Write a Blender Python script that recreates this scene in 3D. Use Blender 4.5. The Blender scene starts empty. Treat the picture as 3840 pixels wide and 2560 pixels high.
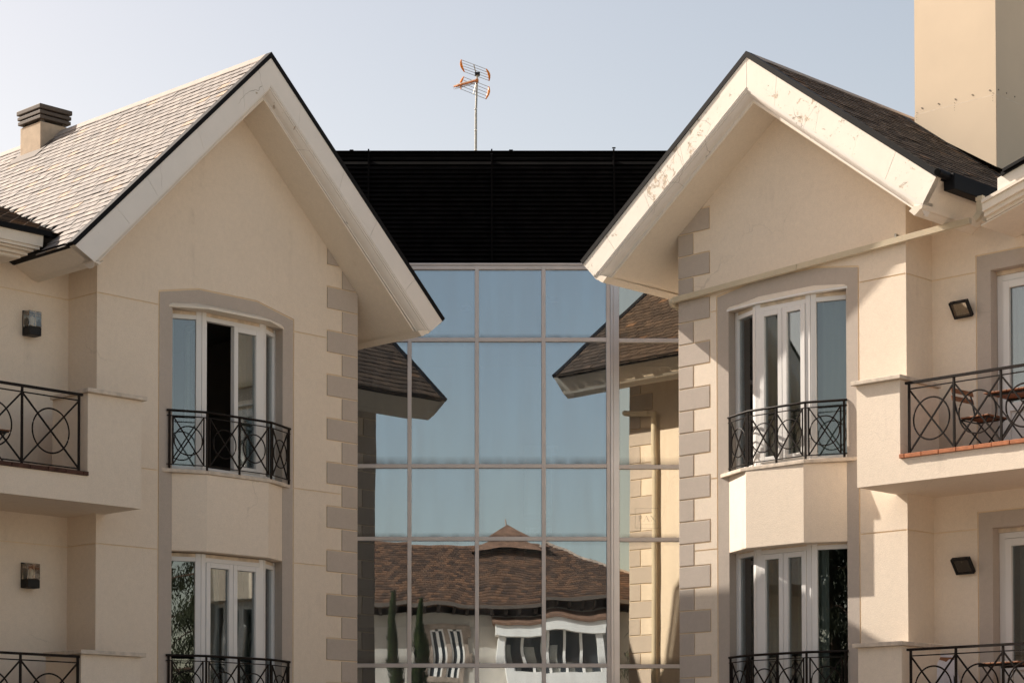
import bpy, bmesh, math, random
from mathutils import Vector, Matrix, geometry
random.seed(7)
R2 = math.sqrt(.5)
rad = math.radians
SC = bpy.context.scene
COL = SC.collection

# ------------------------------------------------------------------ camera
cam = bpy.data.cameras.new('camera'); camo = bpy.data.objects.new('camera', cam); COL.objects.link(camo)
camo.location = (0, 0, 0); camo.rotation_euler = (rad(91.80), 0, 0)
cam.sensor_width = 36; cam.lens = 8137 / 3840 * 36
cam.shift_x = (1920 - 1700) / 3840; cam.shift_y = (2722 - 1280) / 3840
cam.clip_start = .1; cam.clip_end = 3000
SC.camera = camo
# ------------------------------------------------------------------ sky and sun
SUN = Vector((-.689, .376, .620)).normalized()
EL = math.asin(SUN.z); AZ = math.atan2(SUN.x, SUN.y)
wd = bpy.data.worlds.new('World'); SC.world = wd; wd.use_nodes = True
nt = wd.node_tree; nt.nodes.clear()
sky = nt.nodes.new('ShaderNodeTexSky'); sky.sky_type = 'NISHITA'; sky.sun_disc = False
sky.sun_elevation = EL; sky.sun_rotation = AZ
sky.air_density = 1.0; sky.dust_density = 2.3; sky.ozone_density = .4; sky.altitude = 300
bg = nt.nodes.new('ShaderNodeBackground'); bg.inputs[1].default_value = .124
ow = nt.nodes.new('ShaderNodeOutputWorld')
wb = nt.nodes.new('ShaderNodeMix'); wb.data_type = 'RGBA'; wb.blend_type = 'MULTIPLY'; wb.inputs[0].default_value = 1; wb.inputs[7].default_value = (1.06, .845, .655, 1)   # the photograph's warm white balance, even over the whole sky
nt.links.new(sky.outputs[0], wb.inputs[6]); nt.links.new(wb.outputs[2], bg.inputs[0]); nt.links.new(bg.outputs[0], ow.inputs[0])
sl = bpy.data.lights.new('sun', 'SUN'); sl.energy = 4.9; sl.angle = rad(.53); sl.color = (1, .91, .80)
so = bpy.data.objects.new('sun', sl); COL.objects.link(so)
so.rotation_euler = SUN.to_track_quat('Z', 'Y').to_euler()
SC.view_settings.view_transform = 'Standard'; SC.view_settings.look = 'None'
SC.view_settings.exposure = .95; SC.view_settings.gamma = 1
SC.cycles.max_bounces = 8; SC.cycles.diffuse_bounces = 5; SC.cycles.glossy_bounces = 5; SC.cycles.transparent_max_bounces = 12
SC.cycles.sample_clamp_indirect = 6

GZ = -1.6   # ground level (the camera's eye is at z = 0)

# ------------------------------------------------------------------ materials
MATS = {}
def nodes(name):
    m = bpy.data.materials.new(name); m.use_nodes = True
    t = m.node_tree; t.nodes.clear()
    o = t.nodes.new('ShaderNodeOutputMaterial')
    MATS[name] = m
    return m, t, o
def N(t, typ, **kw):
    n = t.nodes.new(typ)
    for k, v in kw.items():
        if k.startswith('i_'):
            n.inputs[k[2:].replace('_', ' ')].default_value = v
        else: setattr(n, k, v)
    return n
def noise(t, co, scale, detail=3, rough=.55, dist=0):
    n = N(t, 'ShaderNodeTexNoise'); n.inputs['Scale'].default_value = scale; n.inputs['Detail'].default_value = detail
    n.inputs['Roughness'].default_value = rough; n.inputs['Distortion'].default_value = dist
    t.links.new(co, n.inputs['Vector']); return n.outputs['Fac']
def ramp(t, fac, stops):
    r = N(t, 'ShaderNodeValToRGB'); e = r.color_ramp.elements
    while len(e) < len(stops): e.new(.5)
    for x, (p, c) in zip(e, stops):
        x.position = p; x.color = (c[0], c[1], c[2], 1) if not isinstance(c, (int, float)) else (c, c, c, 1)
    t.links.new(fac, r.inputs[0]); return r.outputs[0]
def mixc(t, fac, a, b, mode='MIX'):
    m = N(t, 'ShaderNodeMix', data_type='RGBA', blend_type=mode)
    for i, x in ((0, fac), (6, a), (7, b)):
        if hasattr(x, 'is_linked') or hasattr(x, 'links'): t.links.new(x, m.inputs[i])
        else: m.inputs[i].default_value = x if isinstance(x, (int, float)) else (x[0], x[1], x[2], 1)
    return m.outputs[2]
def coords(t, stretch=None):
    g = N(t, 'ShaderNodeNewGeometry').outputs['Position']
    if stretch:
        mp = N(t, 'ShaderNodeMapping'); mp.inputs['Scale'].default_value = stretch
        t.links.new(g, mp.inputs['Vector']); return mp.outputs[0]
    return g
def bump(t, h, strength, dist=.01, normal=None):
    b = N(t, 'ShaderNodeBump'); b.inputs['Strength'].default_value = strength; b.inputs['Distance'].default_value = dist
    t.links.new(h, b.inputs['Height'])
    if normal: t.links.new(normal, b.inputs['Normal'])
    return b.outputs[0]
def bsdf(t, o, col, rough=.8, metal=0, normal=None, spec=.3):
    p = N(t, 'ShaderNodeBsdfPrincipled')
    if isinstance(col, tuple): p.inputs['Base Color'].default_value = (*col, 1)
    else: t.links.new(col, p.inputs['Base Color'])
    if isinstance(rough, (int, float)): p.inputs['Roughness'].default_value = rough
    else: t.links.new(rough, p.inputs['Roughness'])
    p.inputs['Metallic'].default_value = metal; p.inputs['Specular IOR Level'].default_value = spec
    if normal: t.links.new(normal, p.inputs['Normal'])
    t.links.new(p.outputs[0], o.inputs[0]); return p

def stucco(name, c1, c2, stain, grain=1.0):
    m, t, o = nodes(name); g = coords(t)
    big = ramp(t, noise(t, g, .9, 4), [(.3, c1), (.72, c2)])
    gs = coords(t, (5, 5, .35))
    streak = ramp(t, noise(t, gs, 1.3, 4, .6), [(.56, 0), (.78, 1)])
    blot = ramp(t, noise(t, g, 2.3, 5, .65), [(.5, 0), (.72, 1)])
    mu = N(t, 'ShaderNodeMath', operation='MULTIPLY'); t.links.new(streak, mu.inputs[0]); t.links.new(blot, mu.inputs[1])
    m2 = N(t, 'ShaderNodeMath', operation='MULTIPLY'); t.links.new(mu.outputs[0], m2.inputs[0]); m2.inputs[1].default_value = .45
    c = mixc(t, m2.outputs[0], big, stain)
    oi = N(t, 'ShaderNodeObjectInfo'); c = mixc(t, 1.0, c, ramp(t, oi.outputs['Random'], [(0, .955), (1, 1.045)]), 'MULTIPLY')
    vv = N(t, 'ShaderNodeTexVoronoi', feature='DISTANCE_TO_EDGE'); vv.inputs['Scale'].default_value = .55
    wn = N(t, 'ShaderNodeTexNoise'); wn.inputs['Scale'].default_value = 2.6; wn.inputs['Detail'].default_value = 5; t.links.new(g, wn.inputs['Vector'])
    wm = N(t, 'ShaderNodeMixRGB'); wm.inputs[0].default_value = .35; t.links.new(g, wm.inputs[1]); t.links.new(wn.outputs['Color'], wm.inputs[2]); t.links.new(wm.outputs[0], vv.inputs['Vector'])
    cm = N(t, 'ShaderNodeMath', operation='MULTIPLY'); t.links.new(ramp(t, vv.outputs['Distance'], [(0, 1), (.0035, 0)]), cm.inputs[0]); t.links.new(ramp(t, noise(t, g, .8, 2), [(.56, 0), (.64, .24)]), cm.inputs[1])
    c = mixc(t, cm.outputs[0], c, tuple(x * .75 for x in stain))
    fine = ramp(t, noise(t, g, 130, 2), [(.3, .92), (.7, 1.05)])
    c = mixc(t, 1.0, c, fine, 'MULTIPLY')
    c = mixc(t, 1.0, c, ramp(t, noise(t, g, 16, 5, .7), [(.25, .95), (.75, 1.04)]), 'MULTIPLY')
    bsdf(t, o, c, .92, normal=bump(t, noise(t, g, 70, 3, .6), .55 * grain, .006), spec=.15)
    return m
stucco('cream_stucco', (.77, .66, .535), (.80, .69, .565), (.42, .35, .28))
stucco('cream_groove_bounce', (.78, .64, .46), (.80, .66, .48), (.45, .33, .2), .4)  # cream joints, with the yellow of interreflected light put into the colour
stucco('grey_stucco', (.485, .42, .36), (.525, .455, .395), (.27, .23, .20))
stucco('soffit_paint', (.79, .71, .60), (.81, .73, .62), (.62, .52, .40), .25)

def paint(name, c, peel, amount):
    m, t, o = nodes(name); g = coords(t)
    n1 = noise(t, g, 9, 7, .72, .8); n2 = noise(t, g, 1.1, 2)
    s = N(t, 'ShaderNodeMath', operation='MULTIPLY_ADD'); t.links.new(n2, s.inputs[0]); s.inputs[1].default_value = .5; t.links.new(n1, s.inputs[2])
    pk = ramp(t, s.outputs[0], [(amount, 0), (amount + .012, 1)])
    v = N(t, 'ShaderNodeTexVoronoi', feature='DISTANCE_TO_EDGE'); v.inputs['Scale'].default_value = 1.5
    dv = N(t, 'ShaderNodeMixRGB'); dv.inputs[0].default_value = .12
    nz = N(t, 'ShaderNodeTexNoise'); nz.inputs['Scale'].default_value = 5; t.links.new(g, nz.inputs['Vector'])
    t.links.new(g, dv.inputs[1]); t.links.new(nz.outputs['Color'], dv.inputs[2]); t.links.new(dv.outputs[0], v.inputs['Vector'])
    ck = ramp(t, v.outputs['Distance'], [(.0, 1), (.004, 0)])
    ck2 = N(t, 'ShaderNodeMath', operation='MULTIPLY'); t.links.new(ck, ck2.inputs[0]); t.links.new(ramp(t, n2, [(.5, 0), (.6, .8)]), ck2.inputs[1])
    col = mixc(t, ck2.outputs[0], mixc(t, pk, ramp(t, noise(t, g, 3, 4), [(.3, tuple(x * .94 for x in c)), (.7, c)]), ramp(t, noise(t, g, 25, 3), [(.35, peel), (.65, tuple(x * .62 for x in peel))])), (.2, .15, .11))
    h = N(t, 'ShaderNodeMath', operation='MULTIPLY'); t.links.new(pk, h.inputs[0]); h.inputs[1].default_value = -1
    h2 = N(t, 'ShaderNodeMath', operation='SUBTRACT'); t.links.new(h.outputs[0], h2.inputs[0]); t.links.new(ck2.outputs[0], h2.inputs[1])
    b1 = bump(t, noise(t, g, 14, 4), .25, .006)
    bsdf(t, o, col, .7, normal=bump(t, h2.outputs[0], .7, .004, b1), spec=.25)
paint('board_paint', (.80, .755, .70), (.50, .40, .30), .97)
paint('board_paint_peeling', (.84, .78, .69), (.70, .58, .45), .868)

def plain(name, c, rough=.6, metal=0, vary=.12, scale=6, spec=.3, bmp=0, bscale=40):
    m, t, o = nodes(name); g = coords(t)
    col = ramp(t, noise(t, g, scale, 4), [(.3, tuple(x * (1 - vary) for x in c)), (.7, tuple(min(1, x * (1 + vary)) for x in c))])
    bsdf(t, o, col, rough, metal, bump(t, noise(t, g, bscale, 3), bmp, .004) if bmp else None, spec)
plain('pvc_white', (.74, .725, .70), .35, vary=.03, scale=2, spec=.4)
plain('head_wood', (.66, .55, .42), .7, vary=.22, scale=9, bmp=.4)
plain('black_metal', (.006, .006, .007), .55, vary=.2, spec=.1)
plain('iron', (.013, .009, .007), .5, vary=.4, scale=30, spec=.13, bmp=.3, bscale=90)
plain('stone_coping', (.60, .515, .42), .85, vary=.18, scale=11, bmp=.4)
plain('terracotta', (.42, .16, .075), .8, vary=.22, scale=14, bmp=.3)
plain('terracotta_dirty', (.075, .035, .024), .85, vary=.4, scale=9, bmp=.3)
plain('aluminium', (.60, .565, .55), .42, .25, vary=.07, scale=3)
plain('aluminium_bright', (.62, .60, .60), .28, .7, vary=.05, scale=3)
plain('louvre_black', (.0045, .004, .004), .75, vary=.5, scale=5, spec=.06)
plain('louvre_bar', (.005, .0045, .0045), .75, vary=.3, spec=.06)
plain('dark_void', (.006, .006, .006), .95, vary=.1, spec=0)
plain('downpipe_paint', (.66, .575, .43), .45, vary=.06, scale=5, spec=.35)
plain('panel_cream', (.60, .485, .35), .55, vary=.035, scale=1.6, spec=.3, bmp=.15, bscale=5)
plain('screw_steel', (.20, .17, .13), .5, .5)
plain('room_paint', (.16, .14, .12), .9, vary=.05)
plain('room_floor', (.10, .08, .06), .7)
plain('teak', (.24, .105, .05), .55, vary=.3, scale=16, bmp=.3)
plain('chair_metal', (.012, .011, .011), .4, spec=.4)
plain('towel_cloth', (.72, .70, .74), .95, vary=.05, scale=20, bmp=.5, bscale=120)
plain('galvanised', (.38, .38, .35), .5, .5, vary=.15, scale=15)
plain('orange_plastic', (.72, .24, .03), .45, vary=.08)
plain('tile_floor', (.30, .17, .11), .8)
plain('paving', (.35, .315, .275), .9, vary=.18, scale=1.2, bmp=.3)
plain('far_white', (.78, .74, .68), .9, vary=.06, scale=1.5)
plain('far_wall_shaded', (.44, .40, .345), .9, vary=.12, scale=1.2)  # white house wall, its shade put into an evenly darker colour
plain('chimney_render', (.50, .395, .29), .9, vary=.12, scale=8, bmp=.4)
plain('far_stone', (.30, .235, .185), .9, vary=.3, scale=3)
plain('far_beam', (.035, .024, .018), .8)
plain('far_tile', (.17, .095, .06), .85, vary=.35, scale=5)
plain('far_gutter', (.10, .08, .065), .7)
plain('lamp_black', (.010, .009, .009), .5)
plain('bark', (.08, .055, .04), .9, vary=.3, scale=12)
plain('curtain_white', (.66, .68, .66), .9, vary=.04, scale=3)
plain('curtain_olive', (.40, .385, .31), .9, vary=.06, scale=3)
plain('curtain_dim', (.34, .33, .29), .9, vary=.06, scale=3)
plain('interior_white', (.80, .78, .74), .8, vary=.03)
plain('interior_wall', (.20, .185, .165), .9, vary=.05)
plain('frost_print', (.86, .84, .78), .8, vary=.02)
m_, t_, o_ = nodes('etch')
d_ = N(t_, 'ShaderNodeBsdfDiffuse'); d_.inputs['Color'].default_value = (.8, .77, .66, 1); x_ = N(t_, 'ShaderNodeMixShader'); x_.inputs[0].default_value = .30
t_.links.new(N(t_, 'ShaderNodeBsdfTransparent').outputs[0], x_.inputs[1]); t_.links.new(d_.outputs[0], x_.inputs[2]); t_.links.new(x_.outputs[0], o_.inputs[0])
def leafmat(name, a, b):
    m, t, o = nodes(name); g = coords(t)
    c = ramp(t, noise(t, g, 3.5, 4), [(.3, a), (.7, b)])
    bsdf(t, o, c, .7, spec=.2)
leafmat('cypress_leaf', (.012, .022, .008), (.040, .052, .016))
leafmat('cedar_leaf', (.014, .022, .012), (.040, .048, .024))
def flat_wood():
    m, t, o = nodes('slate')
    at = N(t, 'ShaderNodeAttribute', attribute_name='tone'); g = coords(t)
    c = ramp(t, at.outputs['Fac'], [(0, (.12, .107, .10)), (.30, (.19, .17, .157)), (.55, (.245, .216, .196)), (.78, (.30, .256, .222)), (.92, (.34, .255, .185)), (1, (.33, .21, .13))])
    f = ramp(t, noise(t, g, 22, 5, .65), [(.3, .80), (.7, 1.16)])
    bsdf(t, o, mixc(t, 1.0, c, f, 'MULTIPLY'), .72, normal=bump(t, noise(t, g, 35, 4), .5, .004), spec=.3)
flat_wood()
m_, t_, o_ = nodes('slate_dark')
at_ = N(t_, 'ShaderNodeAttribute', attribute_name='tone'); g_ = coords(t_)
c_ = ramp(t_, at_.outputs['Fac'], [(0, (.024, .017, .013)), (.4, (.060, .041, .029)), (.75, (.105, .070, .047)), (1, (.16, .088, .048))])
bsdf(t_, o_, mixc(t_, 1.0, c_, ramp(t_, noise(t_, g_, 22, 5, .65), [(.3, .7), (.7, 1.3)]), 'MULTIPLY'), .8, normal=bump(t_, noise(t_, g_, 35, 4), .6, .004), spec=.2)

m_, t_, o_ = nodes('far_tile_toned')
at_ = N(t_, 'ShaderNodeAttribute', attribute_name='tone')
bsdf(t_, o_, ramp(t_, at_.outputs['Fac'], [(0, (.05, .032, .024)), (.5, (.09, .053, .035)), (1, (.15, .08, .046))]), .85, spec=.15)
plain('far_glass', (.035, .04, .045), .12, spec=.5)
def pane_mat(name, refl, tint, gl, wob, wscale, dirt=0):
    """thin pane: part mirror, part see-through, faintly wavy as real float glass"""
    m, t, o = nodes(name); g = coords(t)
    nz = N(t, 'ShaderNodeTexNoise'); nz.inputs['Scale'].default_value = wscale; nz.inputs['Detail'].default_value = 1.5
    t.links.new(g, nz.inputs['Vector'])
    sub = N(t, 'ShaderNodeVectorMath', operation='SUBTRACT'); t.links.new(nz.outputs['Color'], sub.inputs[0]); sub.inputs[1].default_value = (.5, .5, .5)
    scl = N(t, 'ShaderNodeVectorMath', operation='SCALE'); t.links.new(sub.outputs[0], scl.inputs[0]); scl.inputs['Scale'].default_value = wob
    add = N(t, 'ShaderNodeVectorMath', operation='ADD'); t.links.new(scl.outputs[0], add.inputs[0])
    t.links.new(N(t, 'ShaderNodeNewGeometry').outputs['Normal'], add.inputs[1])
    nn = N(t, 'ShaderNodeVectorMath', operation='NORMALIZE'); t.links.new(add.outputs[0], nn.inputs[0])
    gs = N(t, 'ShaderNodeBsdfGlossy'); gs.inputs['Roughness'].default_value = 0; gs.inputs['Color'].default_value = (*gl, 1)
    t.links.new(nn.outputs[0], gs.inputs['Normal'])
    tr = N(t, 'ShaderNodeBsdfTransparent'); tr.inputs['Color'].default_value = (*tint, 1)
    fr = N(t, 'ShaderNodeFresnel'); fr.inputs['IOR'].default_value = 1.5
    ma = N(t, 'ShaderNodeMath', operation='MULTIPLY_ADD', use_clamp=True); t.links.new(fr.outputs[0], ma.inputs[0]); ma.inputs[1].default_value = 1.6; ma.inputs[2].default_value = refl
    mx = N(t, 'ShaderNodeMixShader'); t.links.new(ma.outputs[0], mx.inputs[0]); t.links.new(tr.outputs[0], mx.inputs[1]); t.links.new(gs.outputs[0], mx.inputs[2])
    out = mx.outputs[0]
    if dirt:
        df = N(t, 'ShaderNodeBsdfDiffuse'); df.inputs['Color'].default_value = (.42, .40, .38, 1)
        # grime gathered along the gasket of each pane, thickest on the lower edge
        ge = N(t, 'ShaderNodeTexCoord').outputs['Generated']; sx = N(t, 'ShaderNodeSeparateXYZ'); t.links.new(ge, sx.inputs[0])
        gn = noise(t, coords(t, (7, 7, 1.2)), 1.0, 4)
        low = ramp(t, sx.outputs['Z'], [(0, 1), (.018, .62), (.075, .0)]); top = ramp(t, sx.outputs['Z'], [(.955, 0), (1, .35)])
        lr = N(t, 'ShaderNodeMath', operation='PINGPONG'); t.links.new(sx.outputs['X'], lr.inputs[0]); lr.inputs[1].default_value = .5
        sd = ramp(t, lr.outputs[0], [(0, .55), (.025, .0)])
        m1 = N(t, 'ShaderNodeMath', operation='MAXIMUM'); t.links.new(low, m1.inputs[0]); t.links.new(top, m1.inputs[1])
        m3 = N(t, 'ShaderNodeMath', operation='MAXIMUM'); t.links.new(m1.outputs[0], m3.inputs[0]); t.links.new(sd, m3.inputs[1])
        m4 = N(t, 'ShaderNodeMath', operation='MULTIPLY'); t.links.new(m3.outputs[0], m4.inputs[0]); t.links.new(ramp(t, gn, [(.25, .2), (.75, .95)]), m4.inputs[1])
        gd = N(t, 'ShaderNodeBsdfDiffuse'); gd.inputs['Color'].default_value = (.10, .085, .07, 1)
        m5 = N(t, 'ShaderNodeMixShader'); t.links.new(m4.outputs[0], m5.inputs[0]); t.links.new(out, m5.inputs[1]); t.links.new(gd.outputs[0], m5.inputs[2]); out = m5.outputs[0]
        gs2 = coords(t, (6, 6, .5))
        d = ramp(t, noise(t, gs2, 1.2, 5, .65), [(.35, .01), (.8, dirt)])
        m2 = N(t, 'ShaderNodeMixShader'); t.links.new(d, m2.inputs[0]); t.links.new(out, m2.inputs[1]); t.links.new(df.outputs[0], m2.inputs[2]); out = m2.outputs[0]
    t.links.new(out, o.inputs[0])
pane_mat('window_glass', .075, (.66, .70, .69), (.94, .97, 1.0), .007, 1.6)
pane_mat('curtain_glass', .40, (.66, .71, .70), (.69, .79, .89), .0085, 1.1, .15)
pane_mat('curtain_glass_warm', .50, (.60, .65, .63), (.86, .82, .73), .006, 1.1, .13)
pane_mat('lamp_glass', .02, (.74, .70, .63), (1, 1, 1), .02, 8)

# ------------------------------------------------------------------ object helpers
def tag(o, label=None, cat=None, group=None, kind=None):
    if label: o['label'] = label
    if cat: o['category'] = cat
    if group: o['group'] = group
    if kind: o['kind'] = kind
    return o
def thing(name, loc, label, cat, group=None):
    o = bpy.data.objects.new(name, None); o.location = loc; o.empty_display_size = .2; COL.objects.link(o)
    return tag(o, label, cat, group)
class MB:
    def __init__(s, f=None): s.v = []; s.f = []; s.t = []; s.fm = {}; s.f_map = f or (lambda a, b, c: Vector((a, b, c)))
    def add(s, pts, faces, tone=.5):
        n = len(s.v); s.v += [s.f_map(*p) for p in pts]; s.t += [tone] * len(pts)
        s.f += [tuple(i + n for i in f) for f in faces]; return s
    BF = [(0, 1, 3, 2), (4, 6, 7, 5), (0, 4, 5, 1), (2, 3, 7, 6), (0, 2, 6, 4), (1, 5, 7, 3)]
    def box(s, a0, a1, b0, b1, c0, c1, tone=.5):
        return s.add([(a, b, c) for a in (a0, a1) for b in (b0, b1) for c in (c0, c1)], s.BF, tone)
    def hexa(s, pts, tone=.5): return s.add(pts, s.BF, tone)
    def prism(s, poly, w0, w1, order='uz'):
        n = len(poly)
        mk = {'uz': lambda p, w: (p[0], w, p[1]), 'uv': lambda p, w: (p[0], p[1], w), 'vz': lambda p, w: (w, p[0], p[1])}[order]
        pts = [mk(p, w0) for p in poly] + [mk(p, w1) for p in poly]
        fs = [tuple(range(n)), tuple(range(2 * n - 1, n - 1, -1))] + [(i, (i + 1) % n, n + (i + 1) % n, n + i) for i in range(n)]
        return s.add(pts, fs)
    def tube(s, pts, r, n=8, closed=False, flat=None):
        P = [s.f_map(*p) for p in pts]; k = len(P); base = len(s.v)
        for i, p in enumerate(P):
            a = P[i - 1] if (i or closed) else P[i]; b = P[(i + 1) % k] if (i < k - 1 or closed) else P[i]
            d = (b - a).normalized()
            up = Vector((0, 0, 1)) if abs(d.z) < .93 else Vector((R2, R2, 0))
            x = d.cross(up).normalized(); y = x.cross(d)
            rr = r[i] if isinstance(r, (list, tuple)) else r
            for j in range(n):
                an = 2 * math.pi * (j + .5) / n
                q = x * math.cos(an) * rr + y * math.sin(an) * rr * (flat or 1)
                s.v.append(p + q); s.t.append(.5)
        for i in range(k if closed else k - 1):
            for j in range(n):
                a = base + i * n + j; b = base + i * n + (j + 1) % n; c = base + ((i + 1) % k) * n + (j + 1) % n; d = base + ((i + 1) % k) * n + j
                s.f.append((a, b, c, d))
        if not closed:
            s.f.append(tuple(base + j for j in range(n))); s.f.append(tuple(base + (k - 1) * n + j for j in range(n - 1, -1, -1)))
        return s
    def bar(s, p, q, w, d=None):
        """square bar between two points in mapped space"""
        return s.tube([p, q], w * R2, 4) if d is None else s.tube([p, q], w * R2, 4, flat=d)
    def mesh(s, name, smooth=False, tone=False):
        me = bpy.data.meshes.new(name); me.from_pydata([tuple(v) for v in s.v], [], s.f)
        for i, k in s.fm.items(): me.polygons[i].material_index = k
        me.validate()
        bm = bmesh.new(); bm.from_mesh(me); bmesh.ops.recalc_face_normals(bm, faces=bm.faces)
        bm.to_mesh(me); bm.free()
        if smooth:
            for p in me.polygons: p.use_smooth = True
            me.set_sharp_from_angle(angle=rad(40))
        if tone:
            a = me.attributes.new('tone', 'FLOAT', 'POINT')
            for i, x in enumerate(s.t): a.data[i].value = x
        me.update(); return me
    def build(s, name, mat, parent=None, smooth=False, bevel=0, tone=False):
        me = s.mesh(name, smooth, tone); me.materials.append(MATS[mat])
        if s.fm: me.materials.append(MATS['cream_groove_bounce'])
        o = bpy.data.objects.new(name, me); COL.objects.link(o); o.parent = parent
        if bevel:
            b = o.modifiers.new('bevel', 'BEVEL'); b.width = bevel; b.segments = 2; b.limit_method = 'ANGLE'; b.angle_limit = rad(40)
        return o
def poly_clip(poly, a, b, c):
    """keep the part of a 2-D polygon where a*x + b*y <= c"""
    out = []
    for i, p in enumerate(poly):
        q = poly[(i + 1) % len(poly)]; dp = a * p[0] + b * p[1] - c; dq = a * q[0] + b * q[1] - c
        if dp <= 0: out.append(p)
        if dp * dq < 0:
            k = dp / (dp - dq); out.append((p[0] + (q[0] - p[0]) * k, p[1] + (q[1] - p[1]) * k))
    return out
def relief(mb, regions, base, put, rim=True):
    """stepped wall face: regions = [(polygon, level or None)], later ones win; None is an opening whose sides go back to base"""
    vs, fs, n = [], [], 0
    for poly, lv in regions:
        if sum(p[0] * q[1] - q[0] * p[1] for p, q in zip(poly, poly[1:] + poly[:1])) < 0: poly = poly[::-1]
        vs += [Vector(p) for p in poly]; fs.append(list(range(n, n + len(poly)))); n += len(poly)
    V, E, Fc, ov, oe, of = geometry.delaunay_2d_cdt(vs, [], fs, 1, 1e-5)
    lev = []
    for ids in of: lev.append(regions[max(ids)][1] if ids else 'out')
    idx = {}
    def vid(i, l):
        k = (i, round(l, 5))
        if k not in idx:
            idx[k] = len(mb.v); mb.v.append(mb.f_map(*put(V[i][0], V[i][1], l))); mb.t.append(.5)
        return idx[k]
    ed = {}
    for f, l in zip(Fc, lev):
        if l == 'out': continue
        if l is not None:
            if l < -.001: mb.fm[len(mb.f)] = 1
            mb.f.append(tuple(vid(i, l) for i in f))
        for a, b in zip(f, list(f[1:]) + [f[0]]): ed.setdefault((min(a, b), max(a, b)), []).append(base if l is None else l)
    for (a, b), ls in ed.items():
        if len(ls) == 1 and not rim: continue
        if min(ls) > -.05: mb.fm[len(mb.f)] = 1
        lo, hi = (ls[0], base) if len(ls) == 1 else (ls[0], ls[1])
        if abs(lo - hi) <= 1e-6: mb.fm.pop(len(mb.f), None)
        else: mb.f.append((vid(a, lo), vid(b, lo), vid(b, hi), vid(a, hi)))
    return mb

# ------------------------------------------------------------------ ground
g = MB(); g.box(-600, 600, -600, 600, GZ - .3, GZ)
tag(g.build('ground', 'paving'), kind='structure')

# ================================================================== the two gabled wings
class Wing: pass
def make_wing(side):
    W = Wing(); W.side = side
    if side == 'L':
        Q = (-1.2701, 28.6498); U = Vector((-R2, -R2, 0)); V = Vector((R2, -R2, 0))
    else:
        Q = (2.8812, 27.5846); U = Vector((R2, -R2, 0)); V = Vector((-R2, -R2, 0))
    k = .995 if side == 'L' else 1.002
    W.base = Vector((Q[0] * k, Q[1] * k, GZ)); W.U, W.V, W.k = U, V, k
    W.P = lambda u, v, z: (U * u + V * v) * k + Vector((0, 0, z * k - GZ if z > GZ + .01 else 0))          # local to the wing's own Empty
    W.world = lambda u, v, z: W.base + W.P(u, v, z)
    return W
CFG = {
 'L': dict(width=4.205, recess=-.585, apex=(2.079, 9.2095), t0=(-.960, 6.348), t1=(5.041, 6.301), bapex=(2.103, 8.809), b0=(-.708, 6.154), b1=(4.744, 6.146),
           sof_slope=.9676, sof_pt=(1.985, 8.561), groove=[5.975, 3.945, 2.98, .945], q0=6.66, qp=.2885, qlong_even=True, ql=.536, qs=.273,
           ap=(1.305, 3.08), sur=(1.13, 3.28), sur_top=[(3.28, 6.135), (2.675, 6.259), (1.74, 6.259), (1.13, 6.115)], head=5.975,
           apron=[(1.305, 0), (1.705, .2), (2.695, .2), (3.08, 0)], sill=[(1.175, 0), (1.655, .215), (2.69, .222), (3.245, 0)], sill_z=(3.937, 3.985),
           win=[(1.305, -.165), (1.665, .035), (2.66, .035), (3.07, -.16)], rail=[(1.185, .012), (1.675, .215), (2.705, .215), (3.17, .012)], rail_z=4.70,
           ub=.704, bal=(4.07, 8.2), bal_z=(3.336, 3.645), par=(4.07, 4.83), par_z=4.60, rail2_z=4.575, posts=[4.924, 5.693, 6.462, 7.23], tile=.24, floor_z=3.62),
 'R': dict(width=3.405, recess=-.55, apex=(1.608, 8.968), t0=(-1.072, 6.883), t1=(4.278, 6.958), bapex=(1.614, 8.539), b0=(-.848, 6.650), b1=(4.066, 6.640),
           sof_slope=.769, sof_pt=(1.583, 8.358), groove=[6.083, 3.972, 3.082, .972], q0=6.012 + .2833 * 5, qp=.2833, qlong_even=True, ql=.497, qs=.235,
           ap=(.80, 2.565), sur=(.627, 2.735), sur_top=[(2.735, 6.27), (2.12, 6.365), (1.25, 6.365), (.627, 6.25)], head=6.045,
           apron=[(.80, 0), (1.248, .245), (2.109, .245), (2.565, 0)], sill=[(.66, 0), (1.175, .25), (2.135, .265), (2.715, .0)], sill_z=(3.965, 4.013),
           win=[(.81, -.15), (1.266, .035), (2.08, .035), (2.56, -.15)], rail=[(.80, .012), (1.256, .215), (2.119, .215), (2.58, .012)], rail_z=4.705,
           ub=.799, bal=(3.255, 8.6), bal_z=(3.505, 3.775), par=(3.255, 3.836), par_z=4.67, rail2_z=4.625, posts=[3.931, 4.511, 5.097, 5.683, 6.269, 6.855, 7.441, 8.027, 8.58], tile=.222, floor_z=3.76),
}
TH = {'L': "left gabled house wing of cream stucco, facade in shade below a sunlit slate roof",
      'R': "right gabled house wing of cream stucco, sunlit, with peeling white barge boards"}

def seg(a, b):
    """local axes along a plan segment: (s, t, z) -> (u, v, z); t points outwards"""
    dx, dy = b[0] - a[0], b[1] - a[1]; l = math.hypot(dx, dy); dx /= l; dy /= l
    return l, (lambda s, t, z: (a[0] + dx * s - dy * t, a[1] + dy * s + dx * t, z))

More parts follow.
